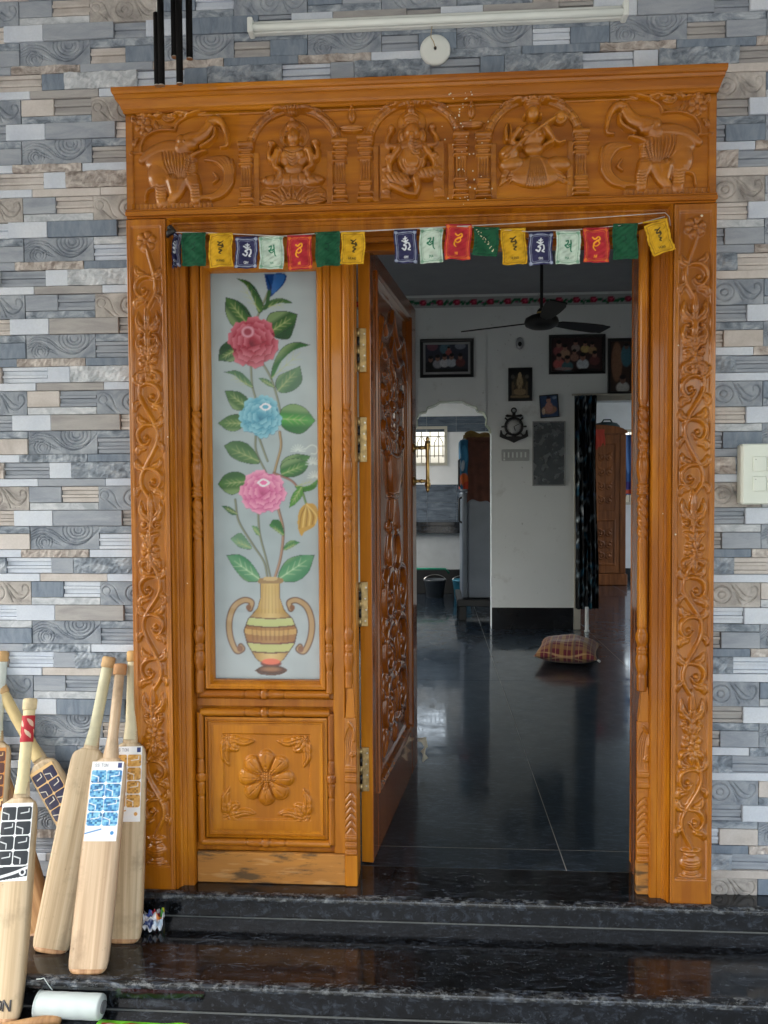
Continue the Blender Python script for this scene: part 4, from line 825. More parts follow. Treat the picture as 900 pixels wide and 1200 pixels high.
gleaf(B_((240, 85), (270, 45), (320, 35), (358, 60), (345, 100), (300, 128), (262, 112)), B_((242, 85))[0], B_((355, 75))[0], (60, 112, 42), (100, 150, 70))
gleaf(B_((252, 175), (290, 182), (318, 212), (290, 210)), B_((254, 176))[0], B_((318, 210))[0], (28, 92, 52), (60, 120, 66))
gleaf(B_((290, 315), (330, 290), (360, 320), (378, 355), (330, 350)), B_((290, 315))[0], B_((375, 352))[0], (120, 168, 130), (146, 186, 150))
gleaf(B_((378, 258), (405, 268), (412, 300), (395, 292)), B_((378, 258))[0], B_((412, 298))[0], (104, 160, 108), (130, 180, 120))
gleaf(B_((452, 260), (470, 235), (500, 245), (512, 300), (480, 280)), B_((455, 258))[0], B_((510, 298))[0], (50, 122, 50), (90, 160, 76))
gleaf(B_((578, 330), (545, 320), (518, 340), (515, 362), (545, 350)), B_((576, 330))[0], B_((516, 360))[0], (58, 128, 66), (90, 160, 90))
gleaf(B_((275, 385), (330, 382), (380, 420), (412, 482), (360, 492), (315, 450)), B_((277, 386))[0], B_((410, 482))[0], (70, 152, 104), (128, 184, 136), (190, 214, 180))
gleaf(B_((638, 383), (575, 385), (520, 410), (492, 480), (560, 492), (612, 455)), B_((636, 384))[0], B_((495, 480))[0], (70, 152, 104), (120, 182, 130), (190, 214, 180))
gleaf(B_((615, 0), (600, 30), (560, 55), (510, 52), (498, 20), (520, -10), (570, -18)), B_((612, 2))[0], B_((505, 45))[0], (34, 104, 30), (84, 156, 60))
gleaf(B_((655, 65), (640, 105), (590, 118), (560, 95), (610, 95)), B_((653, 68))[0], B_((565, 95))[0], (60, 138, 34), (110, 176, 66)); gleaf(B_((535, 185), (548, 130), (585, 95), (590, 130), (565, 165)), B_((537, 183))[0], B_((585, 100))[0], (60, 138, 34), (110, 176, 66))
# blossoms
def rose(c, rx, ry, dark, mid, light, seed, heart=None):
    r_ = random.Random(seed); n = 18; rx *= 1.06; ry *= 1.06
    gp_.poly([(c[0]+rx*math.cos(2*PI*i/n)*(1 if i % 2 else .90)*r_.uniform(.95, 1.04), c[1]+ry*math.sin(2*PI*i/n)*(1 if i % 2 else .90)*r_.uniform(.95, 1.04)) for i in range(n)], tuple(.5*(p_+q_) for p_, q_ in zip(dark, mid)))
    for q, cnt, w in ((.70, 8, .42), (.50, 7, .40), (.30, 5, .36), (.10, 3, .30)):
        for i in range(cnt):
            a = 2*PI*(i+.5*(cnt % 2))/cnt+r_.uniform(-.25, .25); cx, cy = c[0]+rx*q*math.cos(a), c[1]+ry*q*math.sin(a); out = []
            for k in range(9):
                b_ = a-1.25+2.5*k/8; rr = w*(1+.10*math.sin(k*2.3+seed)); out.append((cx+rx*rr*math.cos(b_), cy+ry*rr*math.sin(b_)))
            base = (cx-rx*w*.75*math.cos(a), cy-ry*w*.75*math.sin(a)); pts = out+[(base[0]-rx*.08*math.sin(a), base[1]+ry*.08*math.cos(a)), (base[0]+rx*.08*math.sin(a), base[1]-ry*.08*math.cos(a))]
            gp_.poly([(x_+.5, y_+.7) for x_, y_ in pts], dark, a=.55); ins = gp_.poly(pts, mid)
            tb = gmap(base); to = gmap((cx+rx*w*math.cos(a), cy+ry*w*math.sin(a))); dd = to-tb; L2 = (dd**2).sum(); u = ((gp_.X-tb[0])*dd[0]+(gp_.Y-tb[1])*dd[1])/L2
            gp_.put(ins*np.clip(.75-u*1.5, 0, .7), dark); gp_.put(ins*np.clip((u-.55)*1.9, 0, .75), light)
            for k in (-1, 0, 1): gp_.line([base, (cx+rx*w*.6*math.cos(a+k*.6), cy+ry*w*.6*math.sin(a+k*.6))], [.45, .2], dark, .35)
    if heart:
        hx, hy, hr = heart; gp_.poly([(hx-hr, hy), (hx, hy-hr*.62), (hx+hr, hy), (hx, hy+hr*.62)], (232, 228, 236)); gp_.poly([(hx-hr*.62, hy), (hx, hy-hr*.36), (hx+hr*.62, hy), (hx, hy+hr*.36)], tuple(min(255, x*1.1) for x in mid))
rose(Q(383, 468, 180, 260), 26, 26, (92, 14, 34), (156, 44, 66), (204, 118, 136), 3); gp_.ell(Q(362, 425, 180, 260), 8.5, 7.5, (206, 150, 168), 0, .9, .2); gp_.ell(Q(362, 425, 180, 260), 5.6, 5, (150, 60, 78), 0, 1, .3)
rose(Q(415, 775, 180, 260), 22, 22, (44, 104, 136), (84, 154, 182), (150, 204, 220), 8, Q(435, 735, 180, 260)+(7.5,))
rose(Q(425, 118, 180, 540), 24, 22.5, (164, 56, 108), (204, 100, 150), (234, 168, 198), 13, Q(427, 80, 180, 540)+(8.2,))
gp_.poly(A_((430, 190), (515, 190), (512, 230), (470, 272), (452, 282), (442, 250)), (18, 60, 120)); gp_.poly(A_((470, 190), (512, 195), (505, 230), (462, 270)), (34, 92, 160)); gp_.line(A_((440, 200), (455, 240), (455, 278)), 1, (10, 36, 84)); gp_.line(A_((450, 262), (440, 320), (430, 330)), 2.2, (40, 82, 40))
yb = B_((605, 165), (640, 172), (656, 210), (640, 260), (600, 285), (585, 302), (570, 262), (575, 200)); gp_.poly(yb, (186, 146, 60))
for k in range(6): gp_.line(B_((607, 172), (585+k*12, 215), (578+k*13, 270-k*4)), .7, (220, 190, 110) if k % 2 else (140, 100, 30))
# etched sprays
for cx_, cy_ in ((570, 920), (632, 975), (640, 1030)):
    for q in range(9): a = PI*q/8; gp_.line(A_((cx_+6*math.cos(a), cy_-6*math.sin(a)), (cx_+30*math.cos(a), cy_-28*math.sin(a))), .5, (214, 226, 220), .8)
gp_.line(A_((600, 912), (625, 895), (648, 905), (645, 930), (625, 930)), .6, (214, 226, 220), .8)
# vase
V = lambda *p: B_(*p)
body = V((415, 485), (497, 485), (497, 560), (515, 610), (552, 650), (572, 700), (560, 755), (515, 820), (500, 832), (412, 832), (395, 818), (358, 755), (344, 700), (362, 650), (402, 605), (415, 560))
gp_.poly(body, (70, 42, 14), False); inner = [(x+(457/3.4615+180-x)*.045, y+(660/3.4615+540-y)*.012) for x, y in body]; mk = gp_.poly(inner, (176, 142, 74), False)
cxm = gmap(Q(457, 600, 180, 540))[0]; wv = abs(gp_.X-cxm)/(.0026*33); gp_.put(mk*np.clip(wv*1.1-.35, 0, .85), (104, 68, 28)); gp_.put(mk*np.clip(.5-wv, 0, .5), (226, 204, 140))
def bandv(y0, y1, col, a=1.0, bow=10):
    yy0, yy1 = 540+y0/3.4615, 540+y1/3.4615; P0 = gmap((312, yy0))[1]; P1 = gmap((312, yy1))[1]; bowm = (bow/3.4615*.0026)*(1-np.clip(wv, 0, 1)**2); gp_.put(mk*((gp_.Y+bowm < P0) & (gp_.Y+bowm > P1))*a, col)
bandv(640, 675, (176, 184, 120)); bandv(746, 782, (176, 180, 112)); bandv(675, 745, (146, 92, 28), .75); bandv(672, 678, (90, 56, 24)); bandv(636, 641, (90, 56, 24)); bandv(742, 748, (90, 30, 24)); bandv(780, 786, (80, 46, 24)); bandv(690, 712, (206, 170, 96), .6)
for k in range(9): gp_.line(V((380+k*19, 690), (385+k*18, 738)), [.5, 1.2], (104, 60, 16), .6)
for k in range(6): gp_.line(V((425+k*13, 510), (420+k*15, 625)), [.4, .7], (150, 120, 76), .6)
gp_.poly(V((412, 478), (500, 478), (502, 500), (410, 500)), (150, 122, 82)); gp_.poly(V((430, 474), (482, 474), (480, 488), (432, 488)), (196, 170, 122))
gp_.ell(Q(460, 838, 180, 540), 14, 5, (96, 26, 16)); gp_.ell(Q(460, 830, 180, 540), 12, 4, (214, 100, 72)); gp_.poly(V((392, 868), (420, 850), (460, 846), (500, 850), (528, 866), (500, 884), (460, 888), (415, 884)), (70, 34, 18)); gp_.ell(Q(460, 862, 180, 540), 15, 3.6, (150, 104, 70), 0, .9, .6)
for sg in (-1, 1):
    f = lambda x: 457+sg*(457-x); pts = V((f(372), 608), (f(378), 580), (f(345), 572), (f(305), 600), (f(285), 660), (f(290), 730), (f(315), 785), (f(340), 778), (f(333), 765)); gp_.line(pts, [3.8, 4.0, 4.2, 4.2, 4.2, 4, 3.6], (84, 46, 22)); gp_.line(pts, [2.0, 2.6, 2.8, 2.8, 2.8, 2.4, 1.8], (170, 140, 96)); gp_.ell(Q(f(366), 602, 180, 540), 3.6, 3.8, (120, 78, 46)); gp_.ell(Q(f(330), 776, 180, 540), 4, 4.4, (120, 74, 44))
for _ in range(1):
    Cp = np.pad(gp_.C, ((1, 1), (1, 1), (0, 0)), mode='edge'); gp_.C = (Cp[1:-1, 1:-1]*4+Cp[:-2, 1:-1]+Cp[2:, 1:-1]+Cp[1:-1, :-2]+Cp[1:-1, 2:])/8
mgl = printed('painted_glass', .16, 1.0, .5, .015)
gl = gp_.sheet('glass_pane', mgl, fr, None, lambda X, Y: np.stack([GX0+X, 0*X+.0285, GZ0+Y], -1)); gl['label'] = 'frosted glass painted with roses growing from a two handled vase'
MB().box(GX0, GX1, .029, .0335, GZ0, GZ1).build('glass_backing', M_STEEL, fr)
# ================================================================ DOOR LEAF (open inwards)
leaf = thing('door_leaf', (1.074, .136, .004), 'glossy brown carved wooden door leaf standing open into the hall', 'door'); leaf.rotation_euler = (0, 0, R(82.2))
LW, LT, LH = .935, .040, 2.02
m_ = MB(); m_.box(0, .075, 0, LT, 0, LH, .003); m_.box(.790, LW, 0, LT, 0, LH, .003); m_.box(.0755, .7895, 0.0005, LT-.0005, 0, .20, .003); m_.box(.0755, .7895, 0.0005, LT-.0005, 1.96, LH, .003); m_.box(.0755, .7895, .014, LT-.004, .2, 1.96); o = m_.build('stile_frame', M_LEAF_SHADED, leaf, abs_=False)
ed = MB(); ed.box(-.0030, -.0002, .0015, LT-.0005, .0005, LH-.001, .0005); ed.build('lit_hinge_edge', M_WO, leaf, abs_=False)  # orange strip paints the light falling on this edge
m_ = MB(); m_.sweep(.0755, .7895, .200, 1.960, [(0, -.001), (.003, -.008), (.009, -.009), (.014, -.002), (.018, .003), (.020, -.004), (.024, -.005), (.028, .004), (.032, .012)]); m_.build('leaf_moulding', M_LEAF_SHADED, leaf, abs_=False)
dr = Relief(.100, .765, .225, 1.935, .003); cxd = .4325
Xg, Zg = dr.X[None], dr.Z[:, None]
top = 1.80-.10*abs((Xg-cxd)/.33)**1.4+.12*np.exp(-((Xg-cxd)/.05)**2)+.02*np.cos((Xg-cxd)*38)   # ogee head
field = (Zg < top) & (abs(Xg-cxd) < .255)
for sg in (-1, 1):
    P2 = lambda x, z: (cxd+sg*x, z)
    dr.stroke([P2(0, 1.90), P2(.05, 1.83), P2(.13, 1.80), P2(.19, 1.83), P2(.235, 1.79), P2(.285, 1.72)], [.012, .018, .022, .018, .022, .016], .020)
    dr.stroke([P2(.0, 1.80), P2(.06, 1.74), P2(.13, 1.715), P2(.2, 1.74), P2(.27, 1.68)], [.010, .013, .016, .013, .010], .016)
    dr.stroke([P2(.282, .245), P2(.282, 1.70)], .010, .014); dr.stroke([P2(.255, .26), P2(.255, 1.66)], .005, .009)
    for z in (1.60, 1.47): dr.leaf(P2(.04, z-.03), P2(.17, z+.045), .030, .018, .25*sg)
    dr.leaf(P2(.03, 1.58), P2(.05, 1.72), .026, .02, .2*sg); dr.spiral(P2(.17, 1.58), .048, 1.3, 0, sg, .009, .017); dr.spiral(P2(.16, 1.42), .055, 1.3, 2, -sg, .010, .018)
    # legs below the basket
    dr.stroke([P2(.03, 1.07), P2(.075, 1.05), P2(.10, .98), P2(.07, .92), P2(.05, .86)], [.014, .02, .024, .02, .012], .020); dr.spiral(P2(.085, 1.085), .03, 1, 3, sg, .009, .016)
    for k, z in enumerate((.80, .60, .40)):
        dr.stroke([P2(.035, z+.12), P2(.085, z+.135), P2(.165, z+.115), P2(.205, z+.05), P2(.185, z-.015), P2(.12, z-.04), P2(.07, z-.01), P2(.075, z+.045), P2(.115, z+.055)], [.010, .017, .020, .019, .017, .015, .013, .012, .010], .024)
        dr.ell(P2(.118, z+.03), .02, .02, .026); dr.leaf(P2(.15, z-.045), P2(.225, z-.085), .022, .018, .2*sg, veins=1); dr.leaf(P2(.19, z+.09), P2(.235, z+.125), .018, .016, -.2*sg, veins=1); dr.leaf(P2(.035, z-.03), P2(.05, z+.07), .017, .017, .1*sg, veins=1)
    dr.leaf(P2(.06, .33), P2(.20, .27), .026, .018, .2*sg, veins=1)
    for q in range(5): dr.leaf(P2(.015+.02*q, 1.33), P2(.02+.045*q, 1.40+.012*(4-q)), .013, .014, .1*sg, veins=1)
dr.stroke([(cxd, 1.40), (cxd, 1.60)], [.045, .058, .050, .028], .026)   # vase above the basket
for z in (1.42, 1.455, 1.49, 1.53, 1.57): dr.groove([(cxd-.06, z), (cxd, z-.008), (cxd+.06, z)], .004, .010)
dr.ell((cxd, 1.63), .030, .018, .022); dr.ell((cxd, 1.67), .02, .03, .02)
for q in range(-4, 5): dr.stroke([(cxd+q*.024, 1.36), (cxd+q*.021, 1.28), (cxd+q*.014, 1.215)], [.010, .011, .008], .024)
dr.ell((cxd, 1.205), .10, .014, .026); dr.stroke([(cxd-.13, 1.365), (cxd, 1.352), (cxd+.13, 1.365)], .010, .022)
for q in range(-3, 4): dr.stroke([(cxd+q*.014, 1.19), (cxd+q*.022, 1.12), (cxd+q*.026, 1.095)], [.008, .010, .008], .020)
for z in (.90, .70, .50, .30): dr.ell((cxd, z), .030, .040, .022); dr.groove([(cxd, z+.04), (cxd, z-.04)], .004, .008)
M_ = dr.H > 0; dr.H = np.where(M_, dr.H, 0); dr.smooth(1)
dr.H *= .85
sheet(dr, 'carved_leaf_panel', .012, M_LEAF_SHADED, leaf, .004, abs_=False)
# hinges on the lit edge
for z0, z1 in ((1.615, 1.755), (1.325, 1.470), (.790, .935), (.245, .390)):
    z0 += .0; z1 += .0; h = thing('hinge', (1.054, .131, (z0+z1)/2), {1.615: 'uppermost brass hinge on the open door edge', 1.325: 'second brass hinge from the top of the open door', .790: 'third brass hinge from the top, below the glass roses', .245: 'lowest brass hinge, beside the carved mullion base'}[z0], 'hinge', 'hinges of the open door')
    m_ = MB(); m_.box(1.0365, 1.0605, .1275, .1325, z0, z1, .0008); m_.build('hinge_plate', M_BRASSD, h)
    m_ = MB(); m_.box(1.0200, 1.0332, .0905, .0985, z0+.001, z1-.001, .0008) if False else m_.box(1.0225, 1.0331, -.0005+.0975, .1008, z0+.001, z1-.001, .0008); m_.build('hinge_plate', M_BRASSD, h)
    for k in range(5):
        zc = z0+(z1-z0)*(k+.5)/5; MB().lathe([(.0055, -(z1-z0)/10.6), (.0055, (z1-z0)/10.6)], (1.0345, .122, zc), n=12).build('knuckle', M_BLACK if k % 2 else M_BRASSD, h)
    for k in range(4): MB().lathe([(.0001, 0), (.003, 0), (.003, -.0012)], (1.0520+.003*(k % 2), .1275, z0+.018+k*(z1-z0-.036)/3), 'y', 10).build('screw', M_STEEL, h)
# brass pull handle
hb_ = MB(); zc = 1.335
prof = [(.0001, -.135), (.006, -.13), (.009, -.122), (.006, -.116), (.010, -.110), (.0125, -.098), (.0125, -.090), (.008, -.084), (.011, -.078), (.008, -.070), (.0075, .070), (.011, .078), (.008, .084), (.0125, .090), (.0125, .098), (.010, .110), (.006, .116), (.009, .122), (.006, .13), (.0001, .135)]
hb_.lathe(prof, (.86, -.062, zc), 'z', 18); hb_.v = [(x, y, zc+(z-zc)*.9) for x, y, z in hb_.v]; hb_.build('pull_handle', M_BRASS, leaf, abs_=False)
for z in (zc-.072, zc+.072):
    MB().lathe([(.020, 0), (.020, -.005), (.012, -.010), (.007, -.014), (.007, -.030), (.010, -.034), (.007, -.040), (.007, -.060)], (.86, 0, z), 'y', 16).build('handle_mount', M_BRASS, leaf, abs_=False)
dc = thing('cord', (1.198, 1.02, .10), 'frayed white cord tied at the lower free corner of the open door', 'cord'); m_ = MB()
for k in range(5): m_.tube([(1.205, 1.00+.004*k, .125), (1.222+.004*k, 1.0, .12+.004*k), (1.236+.002*k, .995, .10), (1.232-.003*k, .99+.004*k, .075), (1.226+.005*k, .985, .035+.004*k)], .0045, 7)
m_.build('strands', plain('off_white_cotton', (.55, .52, .42, 1), .9), dc)
# ================================================================ PRAYER FLAGS
pf = thing('prayer_flag_string', (1.22, -.075, 2.0), 'string of small coloured prayer flags strung across the top of the doorway', 'prayer flags')
ct = MB(); ct.tube([(.488, -.066, 2.012), (.60, -.075, 2.0045), (.83, -.077, 1.988), (1.0, -.077, 1.996), (1.16, -.076, 1.999), (1.35, -.078, 2.003), (1.55, -.078, 1.982), (1.72, -.077, 1.985), (1.87, -.074, 1.998), (1.945, -.062, 2.020)], .0014, 6)
ct.tube([(1.0, -.078, 1.993), (1.25, -.079, 2.000), (1.5, -.078, 2.006), (1.75, -.074, 2.018), (1.945, -.064, 2.030), (1.957, -.060, 2.020), (1.962, -.058, 1.995)], .0012, 6); ct.build('cord', plain('pale_cord', (.55, .52, .5, 1), .8), pf)
kn = MB(); kn.tube([(.478, -.052, 2.03), (.49, -.070, 2.024), (.50, -.062, 2.015), (.485, -.070, 2.008), (.478, -.06, 2.0)], [.004, .010, .012, .010, .004], 7); kn.build('knot', M_BLACK, pf)
FC = {'navy': ((44, 46, 88), (178, 190, 214), (226, 232, 240), 'OM'), 'white': ((196, 216, 204), (108, 160, 134), (16, 118, 84), 'MA'), 'red': ((178, 38, 52), (228, 120, 44), (246, 170, 40), 'NI'), 'green': ((8, 84, 54), (12, 60, 44), (6, 44, 36), 'PE'), 'yellow': ((212, 166, 26), (150, 112, 20), (66, 54, 24), 'HUNG')}
M_FL = printed('flag_cloth', .85)
FLAGS = [('green', .530, .601, 2.003, 1.906, 1), ('yellow', .610, .681, 1.999, 1.899, -1), ('navy', .690, .758, 1.987, 1.894, 0), ('white', .764, .835, 1.986, 1.890, 0), ('red', .846, .919, 1.987, 1.888, 0), ('green', .928, 1.001, 1.994, 1.894, -3), ('yellow', 1.007, 1.077, 1.993, 1.898, 1),
         ('navy', 1.163, 1.230, 1.995, 1.898, 0), ('white', 1.238, 1.305, 1.998, 1.897, 1), ('red', 1.313, 1.388, 2.007, 1.904, 2), ('green', 1.397, 1.469, 1.997, 1.912, 5), ('yellow', 1.473, 1.545, 1.990, 1.888, -2), ('navy', 1.552, 1.622, 1.978, 1.883, 0), ('white', 1.631, 1.700, 1.979, 1.884, 0), ('red', 1.709, 1.782, 1.986, 1.886, 0), ('green', 1.794, 1.864, 1.996, 1.896, 1), ('yellow', 1.878, 1.944, 1.998, 1.905, -17)]
def flag(kind, x0, x1, zt, zb, tilt, seed, yc=-.079, crumple=0, narrow=1.0):
    c0, c1, c2, wd = FC[kind]; w, h = x1-x0, zt-zb; p = Paint(w, h, .0012, c0)
    b = .006; L_ = [(b, b), (w-b, b), (w-b, h-b), (b, h-b), (b, b)]; p.line(L_, .0011, c1, .9, curve=False)
    if kind != 'green':
        i2 = b+.0045; p.line([(i2+.004, i2), (w-i2-.004, i2), (w-i2, i2+.004), (w-i2, h-i2-.004), (w-i2-.004, h-i2), (i2+.004, h-i2), (i2, h-i2-.004), (i2, i2+.004), (i2+.004, i2)], .0006, c1, .6, curve=False)
        if kind in ('red', 'white', 'navy'):
            for s1 in ((b, b), (w-b, b), (b, h-b), (w-b, h-b)): p.ell(s1, .006, .006, c1, 0, .8, .3)
    cx, cy = w/2, h*.58; gr = .0021
    Gs = {'navy': [[(-.6, -.5), (-.2, -.7), (.0, -.3), (-.3, -.1), (.1, .1), (-.3, .35)], [(.2, .2), (.5, .1), (.6, -.4), (.3, -.7), (.6, -.8)], [(-.5, .5), (0, .35), (.4, .55)], [(0, .45), (0, 1.0)], [(-.25, .75), (.25, .8)]],
          'white': [[(-.4, .5), (0, .6), (-.2, .1), (-.5, .0), (-.1, -.3), (.3, -.1)], [(.4, .7), (.4, -.5), (.6, -.8)], [(.0, .0), (.4, .2)]], 'red': [[(-.5, .7), (-.1, .5), (.4, .8), (.5, .4), (.0, .2), (-.4, -.1), (-.1, -.4), (.4, -.1), (.2, .3)], [(-.4, -.1), (-.5, -.7), (-.2, -1.0)]],
          'green': [[(-.4, .5), (.0, .4), (.4, .6)], [(.0, .4), (.2, -.1), (-.3, -.3)], [(-.3, -.3), (.2, -.6)]], 'yellow': [[(-.4, .8), (0, .7), (.4, .9)], [(.0, .7), (-.3, .35), (.2, .3), (.3, .0), (-.1, -.05)], [(.3, .5), (.5, .1)], [(-.1, -.25), (.3, -.4), (-.1, -.7), (.2, -.85)]]}[kind]
    for st in Gs: p.line([(cx+u*.019, cy+v*.022) for u, v in st], [gr, gr*1.1, gr*.7] if kind != 'green' else gr*.6, c2, 1 if kind != 'green' else .7)
    th = .0068; text(p, wd, cx-th*.42*len(wd), h*.155, th, .0008, c2, .9 if kind != 'green' else .5)
    if crumple < 0:
        for k in range(26): p.ell((w*(.1+.75*k/26)+random.Random(k).uniform(-.003, .003), h*(.95-.75*k/26)+random.Random(k+9).uniform(-.012, .004)), .0013, .0016, (226, 214, 180))
    a = R(-tilt)
    def fn(X, Y):
        x = (X-w/2)*narrow; z = Y-h; z = z*(1+.012*np.sin(X/w*3+seed)); yy = .0036*np.sin(X/w*7.5+seed)+.0020*np.sin((X*.8+Y)/w*11+seed*3)+.0012*np.sin((X-Y*1.4)/w*19+seed*5)+.004*np.sin(X/w*2.6+seed*2)*(-z/h)-.006*(-z/h)+abs(crumple)*.01*np.sin(X/w*14)
        x = x+.002*np.sin(z*60+seed); return np.stack([x0+w/2+x*math.cos(a)-z*math.sin(a)*-1*-1, yc+yy, zt+x*math.sin(a)+z*math.cos(a)], -1)
    return p.sheet('flag', M_FL, pf, None, fn)
flag('navy', .482, .540, 2.005, 1.905, 3, 1, -.071, 1, .45)['label'] = 'crumpled navy flag folded at the left end'
for k, (kd, x0, x1, zt, zb, tl) in enumerate(FLAGS):
    f_ = flag(kd, x0, x1, zt, zb, tl, k*1.7, crumple=-.01 if k == 10 else 0)
    MB().tube([(x0, -.0785, zt), (x1, -.0785, zt+math.sin(R(-tl))*(x1-x0)*.5)], .0024, 6).build('hem', plain('hem_'+kd, tuple(lin(FC[kd][0])*.8)+(1,), .9) if 'hem_'+kd not in bpy.data.materials else bpy.data.materials['hem_'+kd], pf)
# ================================================================ FITTINGS ON THE WALL
tl = thing('tube_light', (1.285, -.03, 2.63), 'long white unlit tube light batten fixed above the door', 'tube light')
def slant(m_, dz): m_.v = [(x, y, z+(x-1.285)*dz) for x, y, z in m_.v]; return m_
slant(MB().box(.732, 1.838, -.022, -.0015, 2.612, 2.648, .003), .0).build('housing', M_WHITE, tl)
slant(MB().lathe([(.0105, -.545), (.0105, .545)], (1.285, -.032, 2.622), 'x', 16), 0).build('tube', plain('tube_glass', (.78, .84, .82, 1), .15, var=.02), tl)
for x in (.7325, 1.8375): MB().box(x-.008, x+.008, -.044, -.0012, 2.606, 2.650, .003).build('end_cap', M_WHITE, tl)
cc = thing('junction_cover', (1.285, -.012, 2.548), 'round white junction cover with a hook and loose wire below the tube light', 'cover plate')
MB().lathe([(.0001, -.014), (.014, -.014), (.034, -.0125), (.0425, -.010), (.0455, -.006), (.0455, -.0005), (.040, .0)], (1.285, -.003, 2.548), 'y', 32).build('disc', M_WHITE, cc)
MB().lathe([(.0001, -.006), (.004, -.006), (.0045, 0)], (1.285, -.017, 2.548), 'y', 10).build('hook', M_BLACK, cc)
MB().tube([(1.285, -.022, 2.548), (1.280, -.024, 2.565), (1.272, -.024, 2.578), (1.274, -.02, 2.598), (1.276, -.018, 2.612)], .0014, 6).build('wire', plain('old_wire', (.4, .32, .2, 1), .7), cc)
sw = thing('switch_board', (2.26, -.03, 1.27), 'cream modular switch board on the stone wall right of the door', 'switch board')
MB().box(2.176, 2.345, -.040, -.0015, 1.186, 1.364, .006).build('box', M_CREAM, sw)
MB().box(2.1775, 2.3435, -.0465, -.0405, 1.188, 1.362, .004).build('cover', M_CREAM, sw)
for zc in (1.305, 1.247):
    for k in range(3): MB().box(2.205+k*.04, 2.2435+k*.04, -.0515, -.047, zc-.022, zc+.022, .002).build('switch_key', M_CREAM, sw)
    for k in range(3): MB().box(2.211+k*.04, 2.213+k*.04, -.0522, -.0515, zc+.012, zc+.014).build('indicator_dot', M_BLACK, sw)
M_ROD = plain('matt_black_metal', (.003, .003, .0035, 1), .6); M_ROD.node_tree.nodes['Principled BSDF'].inputs['Specular IOR Level'].default_value = .12
wc = thing('wind_chime', (.58, -.30, 3.0), 'five black metal tubes of a wind chime hanging at top left', 'wind chime')
WC = [(.541, -.30, 2.512, 2.324, .0090), (.556, -.312, 2.62, 2.318, .0086), (.587, -.295, 2.62, 2.400, .0090), (.603, -.305, 2.64, 2.324, .0090), (.626, -.29, 2.66, 2.397, .0086)]
for x, y, zt, zb, r_ in WC:
    MB().lathe([(r_, 0), (r_, zt-zb)], (x, y, zb), 'z', 16).build('chime_tube', M_ROD, wc); MB().lathe([(r_*.98, 0), (r_*.98, .002)], (x, y, zb-.0025), 'z', 16).build('tube_tip', M_STEEL, wc); MB().tube([(x, y, zt), (x*.5+.29, -.30, 2.80)], .0014, 5).build('thread', M_WHITE, wc)
MB().lathe([(.055, 0), (.055, .012)], (.58, -.30, 2.80), 'z', 24).build('top_plate', M_BLACK, wc); MB().tube([(.58, -.30, 2.812), (.58, -.30, 3.02)], .0014, 5).build('thread', M_WHITE, wc)

# ================================================================ CRICKET BATS
def willow(name, a, b, c):
    t = NT(name); v = t.coord((60, 20, 1.5), True); n = t.noise(v, 1, 4, .6, .4); v2 = t.coord((1, 1, 1), True); n2 = t.noise(v2, 9, 5, .65); n3 = t.noise(v2, 55, 4, .7)
    cc = t.ramp(n, [(.3, a), (.5, b), (.7, c)]); cc = t.mix(t.ramp(n2, [(.52, g(0)), (.70, g(.5))]), cc, tuple(x*.55 for x in a[:3])+(1,)); cc = t.mix(t.ramp(n3, [(.66, g(0)), (.72, g(.4))]), cc, tuple(x*.4 for x in a[:3])+(1,))
    t.col(cc); t.par(Roughness=.55, Coat_Weight=.1, Coat_Roughness=.3); t.bump(n3, .12, .001); return t.m
M_W1 = willow('pale_willow', srgb(162, 140, 108), srgb(192, 170, 138), srgb(210, 192, 162)); M_W2 = willow('pinkish_willow', srgb(170, 142, 112), srgb(200, 174, 144), srgb(218, 197, 168)); M_W3 = willow('brown_willow', srgb(140, 100, 62), srgb(172, 130, 86), srgb(192, 152, 106))
M_TOE = willow('toe_stain', srgb(138, 98, 64), srgb(176, 134, 94), srgb(200, 164, 124))
